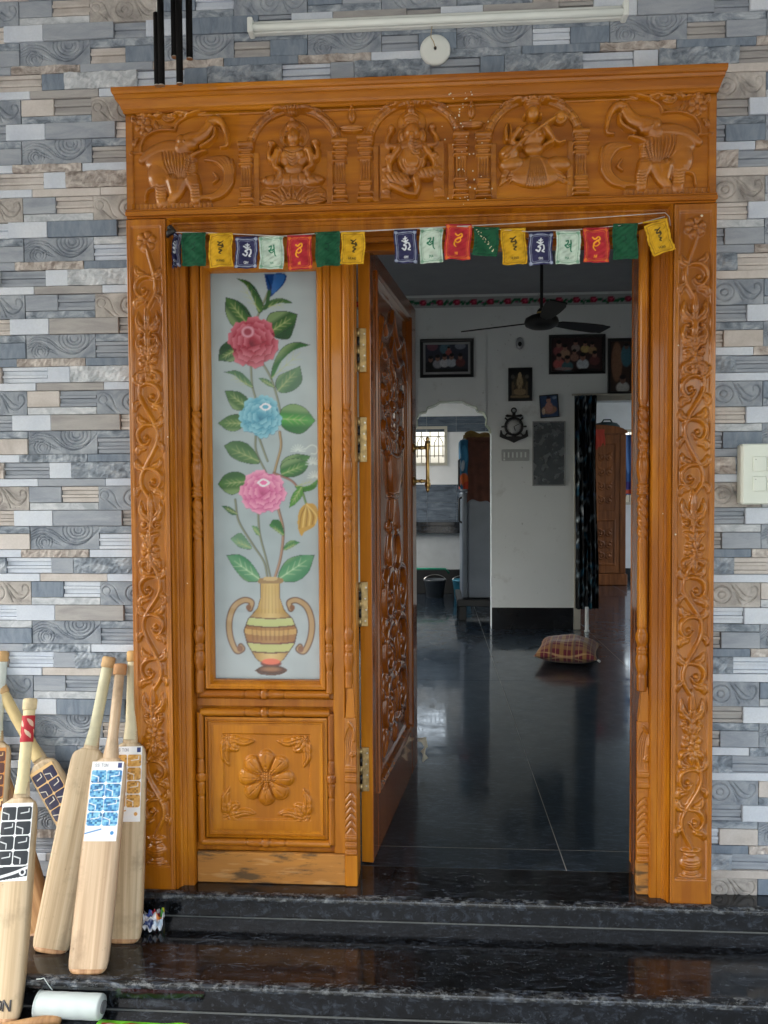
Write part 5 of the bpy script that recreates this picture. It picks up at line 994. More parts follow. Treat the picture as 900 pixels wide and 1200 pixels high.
def bat(desc, bot, top, yaw, wmat, gripc, sticker=None, bare=False, L=.84, band=None, capc=(196, 162, 118), ribs=True):
    root = thing('cricket_bat', bot, desc, 'cricket bat', 'cricket bats leaning on the wall'); Zv = (Vector(top)-Vector(bot)).normalized(); Yv = Vector((math.sin(yaw), math.cos(yaw), 0)); Yv = (Yv-Zv*Yv.dot(Zv)).normalized(); Xv = Yv.cross(Zv)
    root.rotation_euler = Matrix((Xv, Yv, Zv)).transposed().to_euler()
    rings = []
    for z, w, t, e in ((0, .076, .012, .010), (.003, .090, .020, .014), (.012, .102, .025, .018), (.03, .1075, .030, .022), (.10, .108, .045, .026), (.2, .108, .055, .028), (.35, .1075, .046, .024), (.48, .1065, .034, .018), (.525, .105, .030, .016), (.540, .100, .028, .015), (.550, .088, .027, .016), (.556, .066, .028, .018), (.562, .048, .030, .022)):
        rings.append([(-w/2, min(.007, e*.5), z), (-w/2+.007, .0012, z), (-w*.2, -.0006, z), (w*.2, -.0006, z), (w/2-.007, .0012, z), (w/2, min(.007, e*.5), z), (w/2, e, z), (w*.22, t*.88, z), (0, t, z), (-w*.22, t*.88, z), (-w/2, e, z)])
    MB().loft(rings, True, True).build('blade', wmat, root, abs_=False)
    MB().loft([[(x*1.004, y+(.0004 if y > .005 else -.0006), z) for x, y, z in r_] for r_ in rings[:3]], True, True).build('stained_toe', M_TOE, root, abs_=False)
    hr = .0165; cy = .016
    def hring(z, rx, ry, n=20, rip=0): return [(rx*math.cos(2*PI*i/n), cy+ry*math.sin(2*PI*i/n), z) for i in range(n)]
    MB().loft([hring(.520, .020, .012), (hring(.550, .0245, .0155)), hring(.575, .0225, .0165), hring(.60, .0185, .0165), hring(.625, .0155, .015), hring(L-.012, .0145, .0145)], True, True).build('splice' if not bare else 'cane_handle', wmat if bare else M_W1, root, abs_=False)
    if not bare:
        rr = []; z = .572
        while z < L-.03:
            q = 1+(.035 if ribs and int(z/.004) % 2 else 0); fl = 1+.28*max(0, (.62-z)/.05); rr.append(hring(z, hr*q*fl, hr*q*fl)); z += .0035
        gm = gripc if isinstance(gripc, bpy.types.Material) else plain('grip_rubber', srgb(*gripc), .6, var=.10, sc=25)
        MB().loft(rr, True, True).build('grip', gm, root, abs_=False)
    MB().loft([hring(L-.034, hr*1.06, hr*1.06), hring(L-.030, hr*1.2, hr*1.2), hring(L-.006, hr*1.22, hr*1.22), hring(L-.001, hr*1.08, hr*1.08), hring(L, hr*.8, hr*.8)], True, True).build('handle_cap', plain('cap_binding', srgb(*capc), .7, var=.15, sc=40), root, abs_=False)
    if band:
        p = Paint(.09, .075, .0011, band); 
        for k in range(4): p.poly([(.008+k*.022, .010), (.020+k*.022, .022), (.024+k*.022, .036), (.010+k*.022, .024)], (222, 196, 170)); p.poly([(.002+k*.022, .042), (.012+k*.022, .048), (.020+k*.022, .066), (.006+k*.022, .058)], (214, 180, 160))
        p.sheet('grip_band', printed('band_print', .6), root, None, lambda X, Y: np.stack([-hr*1.10*np.sin(X/.09*2*PI), cy-hr*1.10*np.cos(X/.09*2*PI), L-.125+Y], -1), abs_=False)
    if sticker:
        z0, z1, w, fnp = sticker; p = Paint(w, z1-z0, .0013, (236, 238, 242)); fnp(p); al = None
        p.sheet('face_sticker', printed('sticker_print', .35, .3), root, None, lambda X, Y: np.stack([X-w/2, -.0016+.0016*np.clip((abs(X-w/2)-w*.34)/(w*.16), 0, 1), z0+Y], -1), abs_=False)
    return root
def blocks(base, sq, line, rows, shimmer=None, header=None, seed=1, foot=True):
    def f(p):
        r_ = np.random.default_rng(seed); p.put(np.ones((p.ny, p.nx)), base); h = p.h; zt = h-(.022 if header else .008); zb = .040 if foot else .006; rh = (zt-zb)/rows
        for k in range(rows):
            for c in range(2):
                x0 = .002+c*(p.w/2-.001); x1 = x0+p.w/2-.0032; ya = zb+k*rh+.0014; yb_ = zb+(k+1)*rh-.0014
                mk = p.poly([(x0+.004, ya), (x1-.004, ya), (x1, ya+.004), (x1, yb_-.004), (x1-.004, yb_), (x0+.004, yb_), (x0, yb_-.004), (x0, ya+.004)], sq, False)
                if shimmer:
                    lo = r_.random((8, 8)); yy = np.clip((p.Y-ya)/(yb_-ya)*6.99, 0, 6.99).astype(int)+0*p.X.astype(int); xx = np.clip((p.X-x0)/(x1-x0)*6.99, 0, 6.99).astype(int)+0*p.Y.astype(int); v = lo[yy, xx]
                    p.put(mk*np.clip(v*1.5-.6, 0, 1), shimmer); p.put(mk*np.clip(.8-v*2.2, 0, .7), tuple(q*.6 for q in sq))
                if c == k % 2: p.line([(x0+.012, (ya+yb_)/2), (x1-.008, (ya+yb_)/2+.003), (x1-.008, yb_-.006)], .0011, line, 1, curve=False)
                else: p.line([(x0+.003, (ya+yb_)/2+.004), (x0+(x1-x0)*.5, (ya+yb_)/2-.002), (x0+(x1-x0)*.5, ya+.003)], .0011, line, 1, curve=False)
        if header:
            p.poly([(0, h-.020), (p.w, h-.020), (p.w, h), (0, h)], (238, 240, 244), False); text(p, 'SS TON', .010, h-.0145, .0085, .0008, (120, 124, 140)); p.poly([(p.w-.016, h-.017), (p.w-.004, h-.017), (p.w-.004, h-.003), (p.w-.016, h-.003)], (40, 56, 120), False)
        if foot:
            p.poly([(0, 0), (p.w, .012), (p.w, .038), (0, .036)], header and (236, 238, 242) or sq, False); p.line([(.0, .008), (p.w*.55, .020), (p.w, .034)], .0035, line, curve=True); p.line([(.0, .020), (p.w*.5, .032)], .0018, sq)
            p.ell((p.w-.014, .022), .010, .010, line, soft=.12); p.ell((p.w-.014, .022), .006, .006, sq, soft=.2)
    return f
# 1: leftmost in front, big black block sticker
b1 = bat('frontmost bat at the left edge with black block sticker and red banded cream grip', (.120, -.440, -.168), (.072, -.17, .62), .02, M_W1, (222, 208, 164), (.345, .548, .092, blocks((232, 236, 240), (30, 36, 46), (226, 230, 236), 4, seed=2)), band=(176, 30, 44), ribs=False, capc=(214, 196, 158))
lt_ = MB(); x_ = -.040
for ch in 'TON':
    for st_ in LET[ch]:
        for (u, v), (u2, v2) in zip(st_[:-1], st_[1:]): lt_.tube([(x_+u*.033, -.0014, .030+v*.026), (x_+u2*.033, -.0014, .030+v2*.026)], .0024, 6)
    x_ += .0255
lt_.build('maker_letters', plain('stamp_ink', (.07, .07, .075, 1), .7), b1, abs_=False)
bat('leftmost bat with white grip and brown block sticker, behind the red banded bat', (-.060, -.230, -.0795), (-.098, -.022, .715), .0, M_W1, (206, 214, 208), (.36, .545, .09, blocks((196, 130, 60), (84, 46, 40), (222, 190, 130), 4, seed=4)), capc=(204, 166, 116))
bat('steeply tilted bat with navy block sticker wedged behind the others', (.350, -.135, -.075), (-.085, -.045, .600), .08, M_W1, (214, 192, 140), (.33, .545, .088, blocks((222, 186, 130), (24, 26, 66), (236, 232, 220), 5, seed=5, foot=False)))
bat('tilted plain pale bat without sticker, cracked near its shoulder, with pale olive grip', (.172, -.272, -.0795), (.254, -.030, .712), .03, M_W1, (206, 202, 172), None)
bat('front middle bat with shimmering blue block sticker and bare wooden handle', (.322, -.358, -.0795), (.307, -.066, .702), -.03, M_W2, None, (.335, .552, .094, blocks((236, 240, 244), (52, 132, 196), (240, 244, 248), 4, (150, 214, 232), True, 6)), bare=True, capc=(176, 130, 88))
bat('bat nearest the door frame with golden block sticker and tall cream grip', (.362, -.215, -.0795), (.331, -.024, .738), .05, M_W1, (214, 204, 172), (.335, .552, .092, blocks((236, 236, 238), (212, 158, 82), (240, 240, 240), 4, (226, 184, 110), True, 7)), capc=(206, 166, 108))
bat('dark brown bat mostly hidden behind the front bat and the plain cracked bat', (.100, -.190, -.0795), (-.215, -.040, .63), .0, M_W3, (180, 150, 100), None)
# ================================================================ SMALL THINGS ON THE STEPS
sp = thing('thread_spool', (.298, -.418, -.1705), 'white roll of thread lying on the lower step beside the bats', 'thread spool')
r_ = .0320; a = Vector((.204, -.3985, -.1705+r_)); b = Vector((.392, -.4005, -.1705+r_)); sp_m = MB(); rings = []; d = (b-a).normalized(); u = Vector((0, 0, 1)); v = d.cross(u)
def srings(pr, n=28): return [[a+d*t+(u*math.cos(2*PI*i/n)+v*math.sin(2*PI*i/n))*q for i in range(n)] for t, q in pr]
Ls = (b-a).length; prf = [(0.004, .030), (.006, .035)]+[(.010+(Ls-.02)*t, r_*(.985+0*math.sin(t*160)+.008*math.sin(t*23))) for t in np.linspace(0, 1, 90)]+[(Ls-.006, .029), (Ls-.004, .0135)]
sp_m.loft(srings(prf), False, True); t_ = NT('white_thread'); vv = t_.coord((400, 30, 30)); t_.col((.50, .57, .57, 1)); t_.par(Roughness=.45, Sheen_Weight=.2); t_.bump(t_.noise(vv, 1, 2), .3, .001); sp_m.build('thread_winding', t_.m, sp)
MB().loft(srings([(0, .016), (Ls, .016), (Ls, .012), (0.001, .012)], 20), False, True).build('core_tube', plain('grey_card', (.12, .13, .14, 1), .8), sp)
MB().tube([(.25, -.40, -.098), (.235, -.395, -.085), (.222, -.39, -.072), (.212, -.388, -.0765), (.20, -.388, -.0775)], .0012, 6).build('loose_thread_end', t_.m, sp)
def crumpled(name, base, w, h, paintf, label, cat, ang=0, amp=.010, seed=3, lift=.004, parent=None):
    rr = np.random.default_rng(seed); p = Paint(w, h, .0018, (210, 214, 222)); paintf(p); q = rr.random((9, 9))-.5
    def fn(X, Y):
        gx = np.clip(X/w*7.99, 0, 7.99); gy = np.clip(Y/h*7.99, 0, 7.99); i, j = gx.astype(int), gy.astype(int); fx, fy = gx-i, gy-j
        z = q[j, i]*(1-fx)*(1-fy)+q[j, i+1]*fx*(1-fy)+q[j+1, i]*(1-fx)*fy+q[j+1, i+1]*fx*fy
        x = X-w/2; y = Y-h/2; z = z*amp*2+amp*1.2*np.sin(Y/h*PI); c_, s_ = math.cos(ang), math.sin(ang); return np.stack([base[0]+x*c_-y*s_, base[1]+x*s_+y*c_, base[2]+lift+np.maximum(z, -lift*.5)], -1)
    o = p.sheet(name, printed(name+'_print', .25, .4), None, base, fn); tag(o, label, cat); md = o.modifiers.new('thickness', 'SOLIDIFY'); md.thickness = .0012; return o
def wr(p):
    for c, x, y, rx, ry in (((40, 70, 150), .012, .05, .02, .012), ((200, 40, 60), .035, .055, .014, .01), ((230, 232, 236), .03, .03, .016, .012), ((60, 150, 60), .055, .05, .012, .018), ((40, 60, 110), .02, .012, .03, .007), ((220, 130, 60), .045, .03, .009, .008), ((190, 210, 230), .05, .01, .02, .008), ((220, 210, 60), .06, .06, .008, .01)): p.ell((x, y), rx, ry, c)
crumpled('sweet_wrapper', (.424, -.118, -.0795), .058, .085, wr, 'small crumpled blue, red and green sweet wrapper lying on the step by the bats', 'wrapper', .25, .018, 4, .010)
def pk(p):
    p.put(np.ones((p.ny, p.nx)), (150, 44, 30)); p.line([(0, p.h*.93), (p.w*.5, p.h*.96), (p.w, p.h*.9)], .008, (110, 190, 40)); p.ell((.05, .075), .03, .014, (226, 222, 226)); p.ell((.05, .075), .018, .007, (190, 110, 130)); p.ell((.15, .08), .03, .012, (84, 30, 20)); p.line([(.005, 0), (.005, .1)], .008, (110, 190, 40))
crumpled('snack_packet', (.505, -.462, -.1705), .25, .105, pk, 'flattened red snack packet with bright green border at the bottom edge', 'packet', -.03, .004, 8, .003)
st = thing('broken_stick', (.21, -.45, -.165), 'short weathered wooden stick lying below the thread spool', 'stick'); MB().tube([(.10, -.47, -.160), (.16, -.455, -.158), (.22, -.44, -.157), (.275, -.425, -.158), (.285, -.424, -.160)], [.004, .008, .011, .013, .010], 9).build('wood', M_W3, st); MB().tube([(.16, -.47, -.164), (.22, -.462, -.164), (.26, -.447, -.1645)], [.004, .006, .003], 8).build('splinter', plain('stained_splinter', (.36, .18, .15, 1), .8), st)
# ================================================================ HALL CONTENT
YW = 4.3395
def pic(name, x0, x1, z0, z1, fw_, fnp, label, cat, mat_c=None, fc=M_BLACK, group=None, px=.006, roll=0, y=YW, bgc=(40, 40, 50)):
    t = thing(name, ((x0+x1)/2, y, (z0+z1)/2), label, cat, group); cx, cz = (x0+x1)/2, (z0+z1)/2; w, h = x1-x0, z1-z0
    m_ = MB(); m_.sweep(-w/2, w/2, -h/2, h/2, [(0, 0), (0, -.018), (fw_*.3, -.022), (fw_*.8, -.018), (fw_, -.008)]); m_.build('picture_frame', fc, t, abs_=False)
    i = fw_
    if mat_c: MB().box(-w/2+fw_*.9, w/2-fw_*.9, -.006, -.0035, -h/2+fw_*.9, h/2-fw_*.9).build('mount_board', plain('mount_card', srgb(*mat_c), .8), t, abs_=False); i = fw_*1.7
    p = Paint(w-2*i, h-2*i, px, bgc); fnp(p); gm_ = p.C.mean(-1, keepdims=True); p.C = (gm_+(p.C-gm_)*.7)*(.8+.4*rng.random(p.C.shape[:2])[..., None]); p.sheet('photo_print', printed(name+'_print', .3, .5), t, None, lambda X, Y: np.stack([X-w/2+i, 0*X-.0075, Y-h/2+i], -1), abs_=False)
    t.rotation_euler = (0, R(roll), 0); return t
def person_(p, x, y, s_, skin, cloth): p.ell((x, y-s_*1.5), s_*1.35, s_*1.2, cloth, soft=.2); p.ell((x, y-s_*.1), s_*.6, s_*.8, skin, soft=.2); p.ell((x, y+s_*.45), s_*.66, s_*.5, (18, 14, 14), soft=.25)
def fam1(p):
    p.put(np.clip(p.Y/p.h, 0, 1)+0*p.X, (46, 52, 74)); p.ell((.06, .22), .05, .04, (120, 60, 80)); p.ell((.30, .22), .05, .03, (120, 130, 150)); p.ell((.17, .2), .05, .05, (60, 110, 130)); person_(p, .20, .20, .022, (170, 90, 70), (170, 60, 50))
    for x, c in ((.045, (14, 16, 18)), (.105, (150, 150, 160)), (.165, (190, 190, 196)), (.225, (170, 180, 192)), (.30, (110, 40, 40))): person_(p, x, .12+.01*math.sin(x*90), .034, (150, 96, 74), c)
    p.line([(0, .012), (.4, .012)], .014, (20, 18, 16), curve=False)
def fam2(p):
    p.put(np.ones((p.ny, p.nx)), (60, 34, 34))
    for k, (x, y, s_, c) in enumerate([(.06, .23, .04, (150, 60, 60)), (.11, .2, .035, (176, 130, 90)), (.2, .24, .03, (150, 130, 120)), (.28, .23, .03, (190, 160, 60)), (.34, .22, .03, (170, 130, 70)), (.06, .12, .04, (200, 70, 60)), (.13, .1, .04, (50, 110, 120)), (.19, .16, .03, (150, 100, 80)), (.26, .12, .042, (190, 200, 208)), (.36, .14, .036, (110, 50, 50))]): person_(p, x, y, s_, (156, 100, 78), c)
    p.ell((.1, .02), .08, .015, (150, 120, 120)); p.ell((.3, .01), .1, .012, (20, 20, 24))
def fam3(p):
    p.put(np.ones((p.ny, p.nx)), (70, 46, 34)); p.ell((.05, .25), .05, .18, (150, 96, 54)); p.ell((.13, .30), .05, .10, (40, 120, 140)); person_(p, .13, .38, .03, (120, 80, 64), (40, 120, 140)); person_(p, .26, .34, .035, (140, 90, 70), (176, 70, 60)); p.ell((.26, .22), .05, .10, (150, 80, 60)); person_(p, .10, .10, .045, (140, 90, 70), (196, 196, 190))
pic('framed_photo', 1.171, 1.633, 2.181, 2.511, .028, fam1, 'black framed group photo with pale mount, left of the fan on the hall wall', 'framed photo', (150, 152, 152), group=None)
pic('framed_photo', 2.273, 2.748, 2.194, 2.528, .026, fam2, 'black framed landscape family collage between the fan and the tall photo', 'framed photo', None)
pic('framed_photo', 2.769, 3.10, 2.016, 2.49, .026, fam3, 'tall black framed family photo at the right, above the doorway', 'framed photo', None)
def god1(p):
    p.put(np.ones((p.ny, p.nx)), (24, 26, 30)); p.ell((.09, .12), .075, .11, (70, 58, 34)); p.ell((.09, .15), .03, .06, (170, 140, 84)); p.ell((.09, .21), .015, .03, (190, 160, 100)); p.ell((.09, .07), .065, .03, (150, 120, 70)); p.line([(.02, .03), (.16, .03)], .01, (140, 112, 62), curve=False)
    for x in (.03, .15): p.ell((x, .2), .018, .018, (90, 86, 76)); p.line([(x, .05), (x, .15)], .008, (110, 90, 56), curve=False)
    for q in range(12): p.ell((.03+q*.011, .1+.02*(q % 3)), .004, .01, (110, 86, 44))
pic('deity_picture', 1.929, 2.132, 1.970, 2.254, .008, god1, 'small dark picture of a seated golden deity above the anchor clock', 'picture')
def god2(p):
    p.put(np.ones((p.ny, p.nx)), (34, 76, 128)); p.ell((.07, .06), .07, .04, (176, 120, 84)); p.ell((.07, .08), .035, .05, (200, 130, 110)); p.ell((.07, .14), .02, .024, (190, 126, 96)); p.ell((.07, .165), .018, .014, (30, 24, 50)); p.ell((.12, .16), .02, .014, (120, 150, 190)); p.ell((.02, .05), .015, .03, (220, 190, 150))
pic('deity_picture', 2.198, 2.356, 1.826, 2.020, .007, god2, 'small tilted blue backed deity picture resting above the wall mirror', 'picture', roll=-4)
# disc plate, anchor clock, switches, mirror
t = thing('wall_plaque', (2.027, YW, 2.462), 'small oval grey plaque on the hall wall under the fan', 'plaque'); 
MB().loft([[(q*.034*math.cos(2*PI*i/20), y_, q*.052*math.sin(2*PI*i/20)) for i in range(20)] for q, y_ in ((1, 0), (1, -.008), (.8, -.013), (.4, -.014))]).build('plate', plain('plaque_grey', (.32, .33, .34, 1), .5), t, abs_=False); MB().loft([[(q*.018*math.cos(2*PI*i/16), y_, -.006+q*.022*math.sin(2*PI*i/16)) for i in range(16)] for q, y_ in ((1, -.012), (.8, -.018))]).build('boss', M_BLACK, t, abs_=False)
t = thing('anchor_clock', (1.976, YW, 1.752), 'black ship anchor shaped wall clock with white dial', 'clock')
m_ = MB(); m_.tube([(.072*math.cos(a), -.012, .072*math.sin(a)) for a in np.linspace(0, 2*PI, 33)], .011, 8, False)
for k in range(8):
    a = k*PI/4; m_.tube([(.08*math.cos(a), -.012, .08*math.sin(a)), (.108*math.cos(a), -.012, .108*math.sin(a))], .007, 8)
m_.tube([(.020*math.cos(a), -.012, .138+.020*math.sin(a)) for a in np.linspace(0, 2*PI, 17)], .006, 8, False); m_.prism([(-.012, .07), (.012, .07), (.014, .122), (-.014, .122)], -.018, -.004); m_.prism([(-.075, .092), (-.06, .105), (-.02, .098), (.02, .098), (.06, .105), (.075, .092), (.06, .082), (-.06, .082)], -.0175, -.0045)
m_.prism([(-.115, -.03), (-.105, -.03), (-.096, -.062), (-.06, -.085), (-.02, -.082), (0, -.078), (.02, -.082), (.06, -.085), (.096, -.062), (.105, -.03), (.115, -.03), (.122, -.085), (.10, -.098), (.045, -.118), (0, -.140), (-.045, -.118), (-.10, -.098), (-.122, -.085)], -.0172, -.0048); m_.build('anchor_frame', M_BLACK, t, abs_=False)
MB().lathe([(.068, -.004), (.068, -.009), (.0001, -.009)], (0, 0, 0), 'y', 32).build('dial', plain('dial_white', (.55, .56, .55, 1), .5, var=.03), t, abs_=False)
m_ = MB(); m_.tube([(0, -.012, 0), (.045, -.012, .022)], .0026, 5); m_.tube([(0, -.012, 0), (.012, -.012, -.036)], .0034, 5)
for k in range(12): a = k*PI/6; m_.tube([(.054*math.cos(a), -.0098, .054*math.sin(a)), (.062*math.cos(a), -.0098, .062*math.sin(a))], .0018, 4)
m_.build('hands', M_BLACK, t, abs_=False)
t = thing('hall_switch_board', (1.99, YW, 1.506), 'white row of switches on the hall wall below the anchor clock', 'switch board'); MB().box(-.118, .118, -.014, -.0005, -.049, .049, .004).build('plate', plain('grey_switch_plate', (.40, .42, .42, 1), .5), t, abs_=False)
for k in range(6): MB().box(-.103+k*.036, -.089+k*.036, -.020, -.0145, -.020, .026, .002).build('switch_key', M_WHITE, t, abs_=False)  # bright keys on a greyed plate paint in the switch highlights
MB().box(-.105, -.09, -.020, -.0142, -.044, -.028, .002).build('socket', M_WHITE, t, abs_=False)
t = thing('wall_mirror', (2.274, YW, 1.518), 'rectangular wall mirror in a thin pale frame beside the curtain', 'mirror'); mir = NT('old_mirror'); n = mir.noise(mir.coord((1, 1, 1)), 14, 5); mir.col((.20, .215, .225, 1)); mir.par(Metallic=.85, Roughness=mir.ramp(n, [(.4, g(.10)), (.65, g(.38))])); MB().box(-.132, .132, -.010, -.0045, -.268, .268).build('mirror_glass', mir.m, t, abs_=False)
m_ = MB(); m_.sweep(-.140, .140, -.277, .277, [(0, 0), (0, -.016), (.003, -.018), (.009, -.016), (.010, -.006)]); m_.build('mirror_frame', plain('mirror_frame_grey', (.30, .31, .31, 1), .4), t, abs_=False)
# painted flower border and ceiling line
bo = Paint(4.9, .087, .012, (168, 172, 172)); rb = random.Random(5)
for k in range(34):
    x = .07+k*.145; bo.line([(x-.06, .03), (x-.02, .055), (x+.03, .035), (x+.07, .05)], .004, (30, 70, 50))
    for dx in (-.055, -.03, .03, .055): bo.ell((x+dx, .04+rb.uniform(-.016, .016)), .023, .014, (20, 96, 62), rb.uniform(-40, 40))
    bo.ell((x, .044), .034, .030, (150, 20, 60), 0); bo.ell((x+.004, .048), .016, .013, (214, 80, 104)); bo.ell((x+.075, .036), .012, .009, (150, 60, 110))
o = bo.sheet('flower_border', printed('border_print', .8), None, (1.3, YW, 2.82), lambda X, Y: np.stack([X-1.19, 0*X+YW-.0022, 2.780+Y], -1)); tag(o, 'painted band of red roses and green leaves below the hall ceiling', 'border')
# ceiling fan
fx, fy, fz = 2.045, 3.15, 2.39
t = thing('ceiling_fan', (fx, fy, ZC), 'dark three blade ceiling fan hanging from the hall ceiling', 'ceiling fan')
M_FAN = plain('fan_brown', (.008, .0065, .006, 1), .5)
MB().lathe([(.012, 0), (.060, -.004), (.055, -.045), (.018, -.075)], (fx, fy, ZC), 'z', 24).build('canopy', M_FAN, t); MB().lathe([(.011, fz+.06), (.011, ZC-.05)], (fx-.0, fy, 0), 'z', 12).build('down_rod', M_FAN, t)
MB().lathe([(.016, .10), (.030, .085), (.034, .06), (.075, .050), (.112, .030), (.120, .005), (.112, -.022), (.075, -.040), (.030, -.048), (.001, -.050)], (fx, fy, fz), 'z', 32).build('motor', M_FAN, t); MB().lathe([(.031, .075), (.036, .070), (.036, .064), (.031, .060)], (fx, fy, fz), 'z', 24).build('rim_band', M_BRASS, t)
bd_ = MB(); N = 14; rings = []
for i in range(N+1):
    r0 = .09+(.60-.09)*i/N; w = .030+.034*math.sin(min(1, i/N*1.25)*PI*.5)*(1 if i < N-1 else .75) if i > 1 else .018; th_ = R(-12); rings.append([(r0, s_*w*math.cos(th_), s_*w*math.sin(th_)+q) for s_, q in ((-1, 0), (1, 0), (1, .009), (-1, .009))])
bd_.loft(rings, True, False); b0 = bd_.build('fan_blade', M_FAN, t, abs_=False); b0.location = (0, 0, fz-ZC)
for k, a in enumerate((32, 152, 272)):
    o = b0 if k == 0 else b0.copy()
    if k: C.objects.link(o); o.parent = t
    o.rotation_euler = (0, 0, R(a))
# pillow
def pillow(base, w, d, h, ang):
    t = NT('plaid_cloth'); tc = t.new('ShaderNodeTexCoord'); sp_ = t.new('ShaderNodeSeparateXYZ'); t.link(tc.outputs['Object'], sp_.inputs[0])
    def stripes(axis, freq, off, lo, hi):
        m1 = t.new('ShaderNodeMath', operation='MULTIPLY_ADD'); m1.inputs[1].default_value = freq; m1.inputs[2].default_value = off; t.link(sp_.outputs[axis], m1.inputs[0]); m2 = t.new('ShaderNodeMath', operation='FRACT'); t.link(m1.outputs[0], m2.inputs[0]); return t.ramp(m2.outputs[0], [(lo, g(0)), (lo+.02, g(1)), (hi, g(1)), (hi+.02, g(0))])
    c = srgb(104, 24, 40); c = t.mix(t.mix(1, stripes('X', 13, .1, .55, .9), g(.55), 'MULTIPLY'), c, srgb(176, 140, 70)); c = t.mix(t.mix(1, stripes('Y', 13, .3, .5, .9), g(.5), 'MULTIPLY'), c, srgb(160, 120, 66)); c = t.mix(t.mix(1, stripes('X', 13, .1, .18, .24), g(.55), 'MULTIPLY'), c, srgb(206, 166, 110)); c = t.mix(t.mix(1, stripes('Y', 13, .3, .18, .24), g(.55), 'MULTIPLY'), c, srgb(206, 170, 120)); c = t.mix(t.mix(1, stripes('X', 6.5, .4, .7, .8), g(.6), 'MULTIPLY'), c, srgb(60, 30, 60))
    t.col(c); t.par(Roughness=.9, Sheen_Weight=.3); t.bump(t.noise(t.coord((1, 1, 1)), 300, 2), .3, .001)
    n = 33; u = np.linspace(-1, 1, n); U, V_ = np.meshgrid(u, u); ex = 1-.10*(1-U**2)*0; prof = (np.clip(1-abs(U)**2.6, 0, 1)*np.clip(1-abs(V_)**2.6, 0, 1))**.55
    px_ = U*w/2*(1-.10*(1-V_**2)**1*abs(U)**3*-1*-1); py_ = V_*d/2*(1-.12*(1-U**2)*abs(V_)**3)
    nz = .006*np.sin(U*7+V_*3)+.005*np.sin(V_*9-U*2)
    t1 = np.stack([px_, py_, h*.42+prof*(h*.58+nz)], -1); t2 = np.stack([px_, py_, np.maximum(h*.42-prof*h*.42, 0)], -1)
    rt_ = thing('pillow', base, 'maroon and yellow plaid pillow lying on the black hall floor', 'pillow'); rt_.rotation_euler = (0, 0, ang); a1 = grid_mesh('cushion_top', t1, t.m, rt_, None, True, None, False); grid_mesh('cushion_underside', t2, t.m, rt_, None, True, None, False, True)
    MB().tube([(w/2, -d/2, h*.42), (w/2+.014, -d/2-.012, h*.38)], .008, 6).build('corner_tuft', M_WHITE, rt_, abs_=False)
pillow((2.235, 3.16, 0), .43, .54, .165, R(-14))
# curtain
cu = thing('curtain', (2.59, 4.29, 2.0), 'black door curtain with teal and white leafy print gathered at the doorway', 'curtain')
nz_, nx_ = 90, 70; Zg = np.linspace(.185, 2.005, nz_)[:, None]; Ug = np.linspace(0, 1, nx_)[None]; wd_ = .185+.01*np.sin(Zg*3)
Xc = 2.488+.003*(2.0-Zg)+Ug*wd_+.006*np.sin(Ug*40+Zg*2); Yc = 4.285+.030*np.sin(Ug*2*PI*5.5+.4*np.sin(Zg*2.2))*(.75+.25*np.sin(Zg*1.3))+.010*np.sin(Ug*23+Zg*4)
cp = Paint(.75, 1.82, .0107, (8, 10, 14)); rc = random.Random(9)
for k in range(170):
    x, y = rc.uniform(0, .75), rc.uniform(0, 1.82); a = rc.uniform(0, PI); c = rc.choice([(30, 86, 112), (36, 104, 128), (130, 148, 158), (50, 78, 104), (190, 200, 206), (20, 50, 84), (10, 14, 20)]); L = rc.uniform(.03, .08); cp.ell((x, y), L, L*.32, c, math.degrees(a), .8, .4)
    if k % 3 == 0: cp.line([(x-L*math.cos(a)*1.3, y-L*math.sin(a)*1.3), (x, y+.02), (x+L*math.cos(a)*1.3, y+L*math.sin(a)*1.3)], .006, (110, 126, 134))
ci = cp.C[np.clip((np.linspace(0, 1, nz_)*(cp.ny-1)).astype(int), 0, cp.ny-1)][:, np.clip((np.linspace(0, 1, nx_)*(cp.nx-1)).astype(int), 0, cp.nx-1)]
ci = np.clip(ci*1.15, 0, 1)
grid_mesh('cloth', np.stack([Xc, Yc, Zg+0*Ug], -1), printed('curtain_print', .85), cu, None, True, ci); MB().tube([(2.46, 4.285, 2.012), (3.46, 4.285, 2.012)], .008, 8).build('curtain_rod', plain('rod_cream', (.4, .38, .32, 1), .5), cu)
df = thing('doorway_frame', (2.98, 4.33, 0), 'cream painted frame of the bedroom doorway behind the curtain', 'door frame'); m_ = MB(); m_.box(DX0-.055, DX0-.0005, 4.322, 4.3395, 0.0005, 2.02, .003); m_.box(DX1+.0005, DX1+.055, 4.322, 4.3395, .0005, 2.02, .003); m_.build('upright', plain('cream_paint', (.42, .40, .34, 1), .6), df); MB().box(DX0, DX1, 4.322, 4.3395, DZ+.0005, 2.0195, .003).build('lintel', bpy.data.materials['cream_paint'], df)
sb = thing('white_post', (2.565, 4.25, 0), 'short white painted post foot showing below the curtain hem', 'post'); MB().lathe([(.022, .0006), (.022, .010), (.016, .016), (.015, .21)], (2.58, 4.235, 0), 'z', 16).build('shaft', M_WALLI, sb)
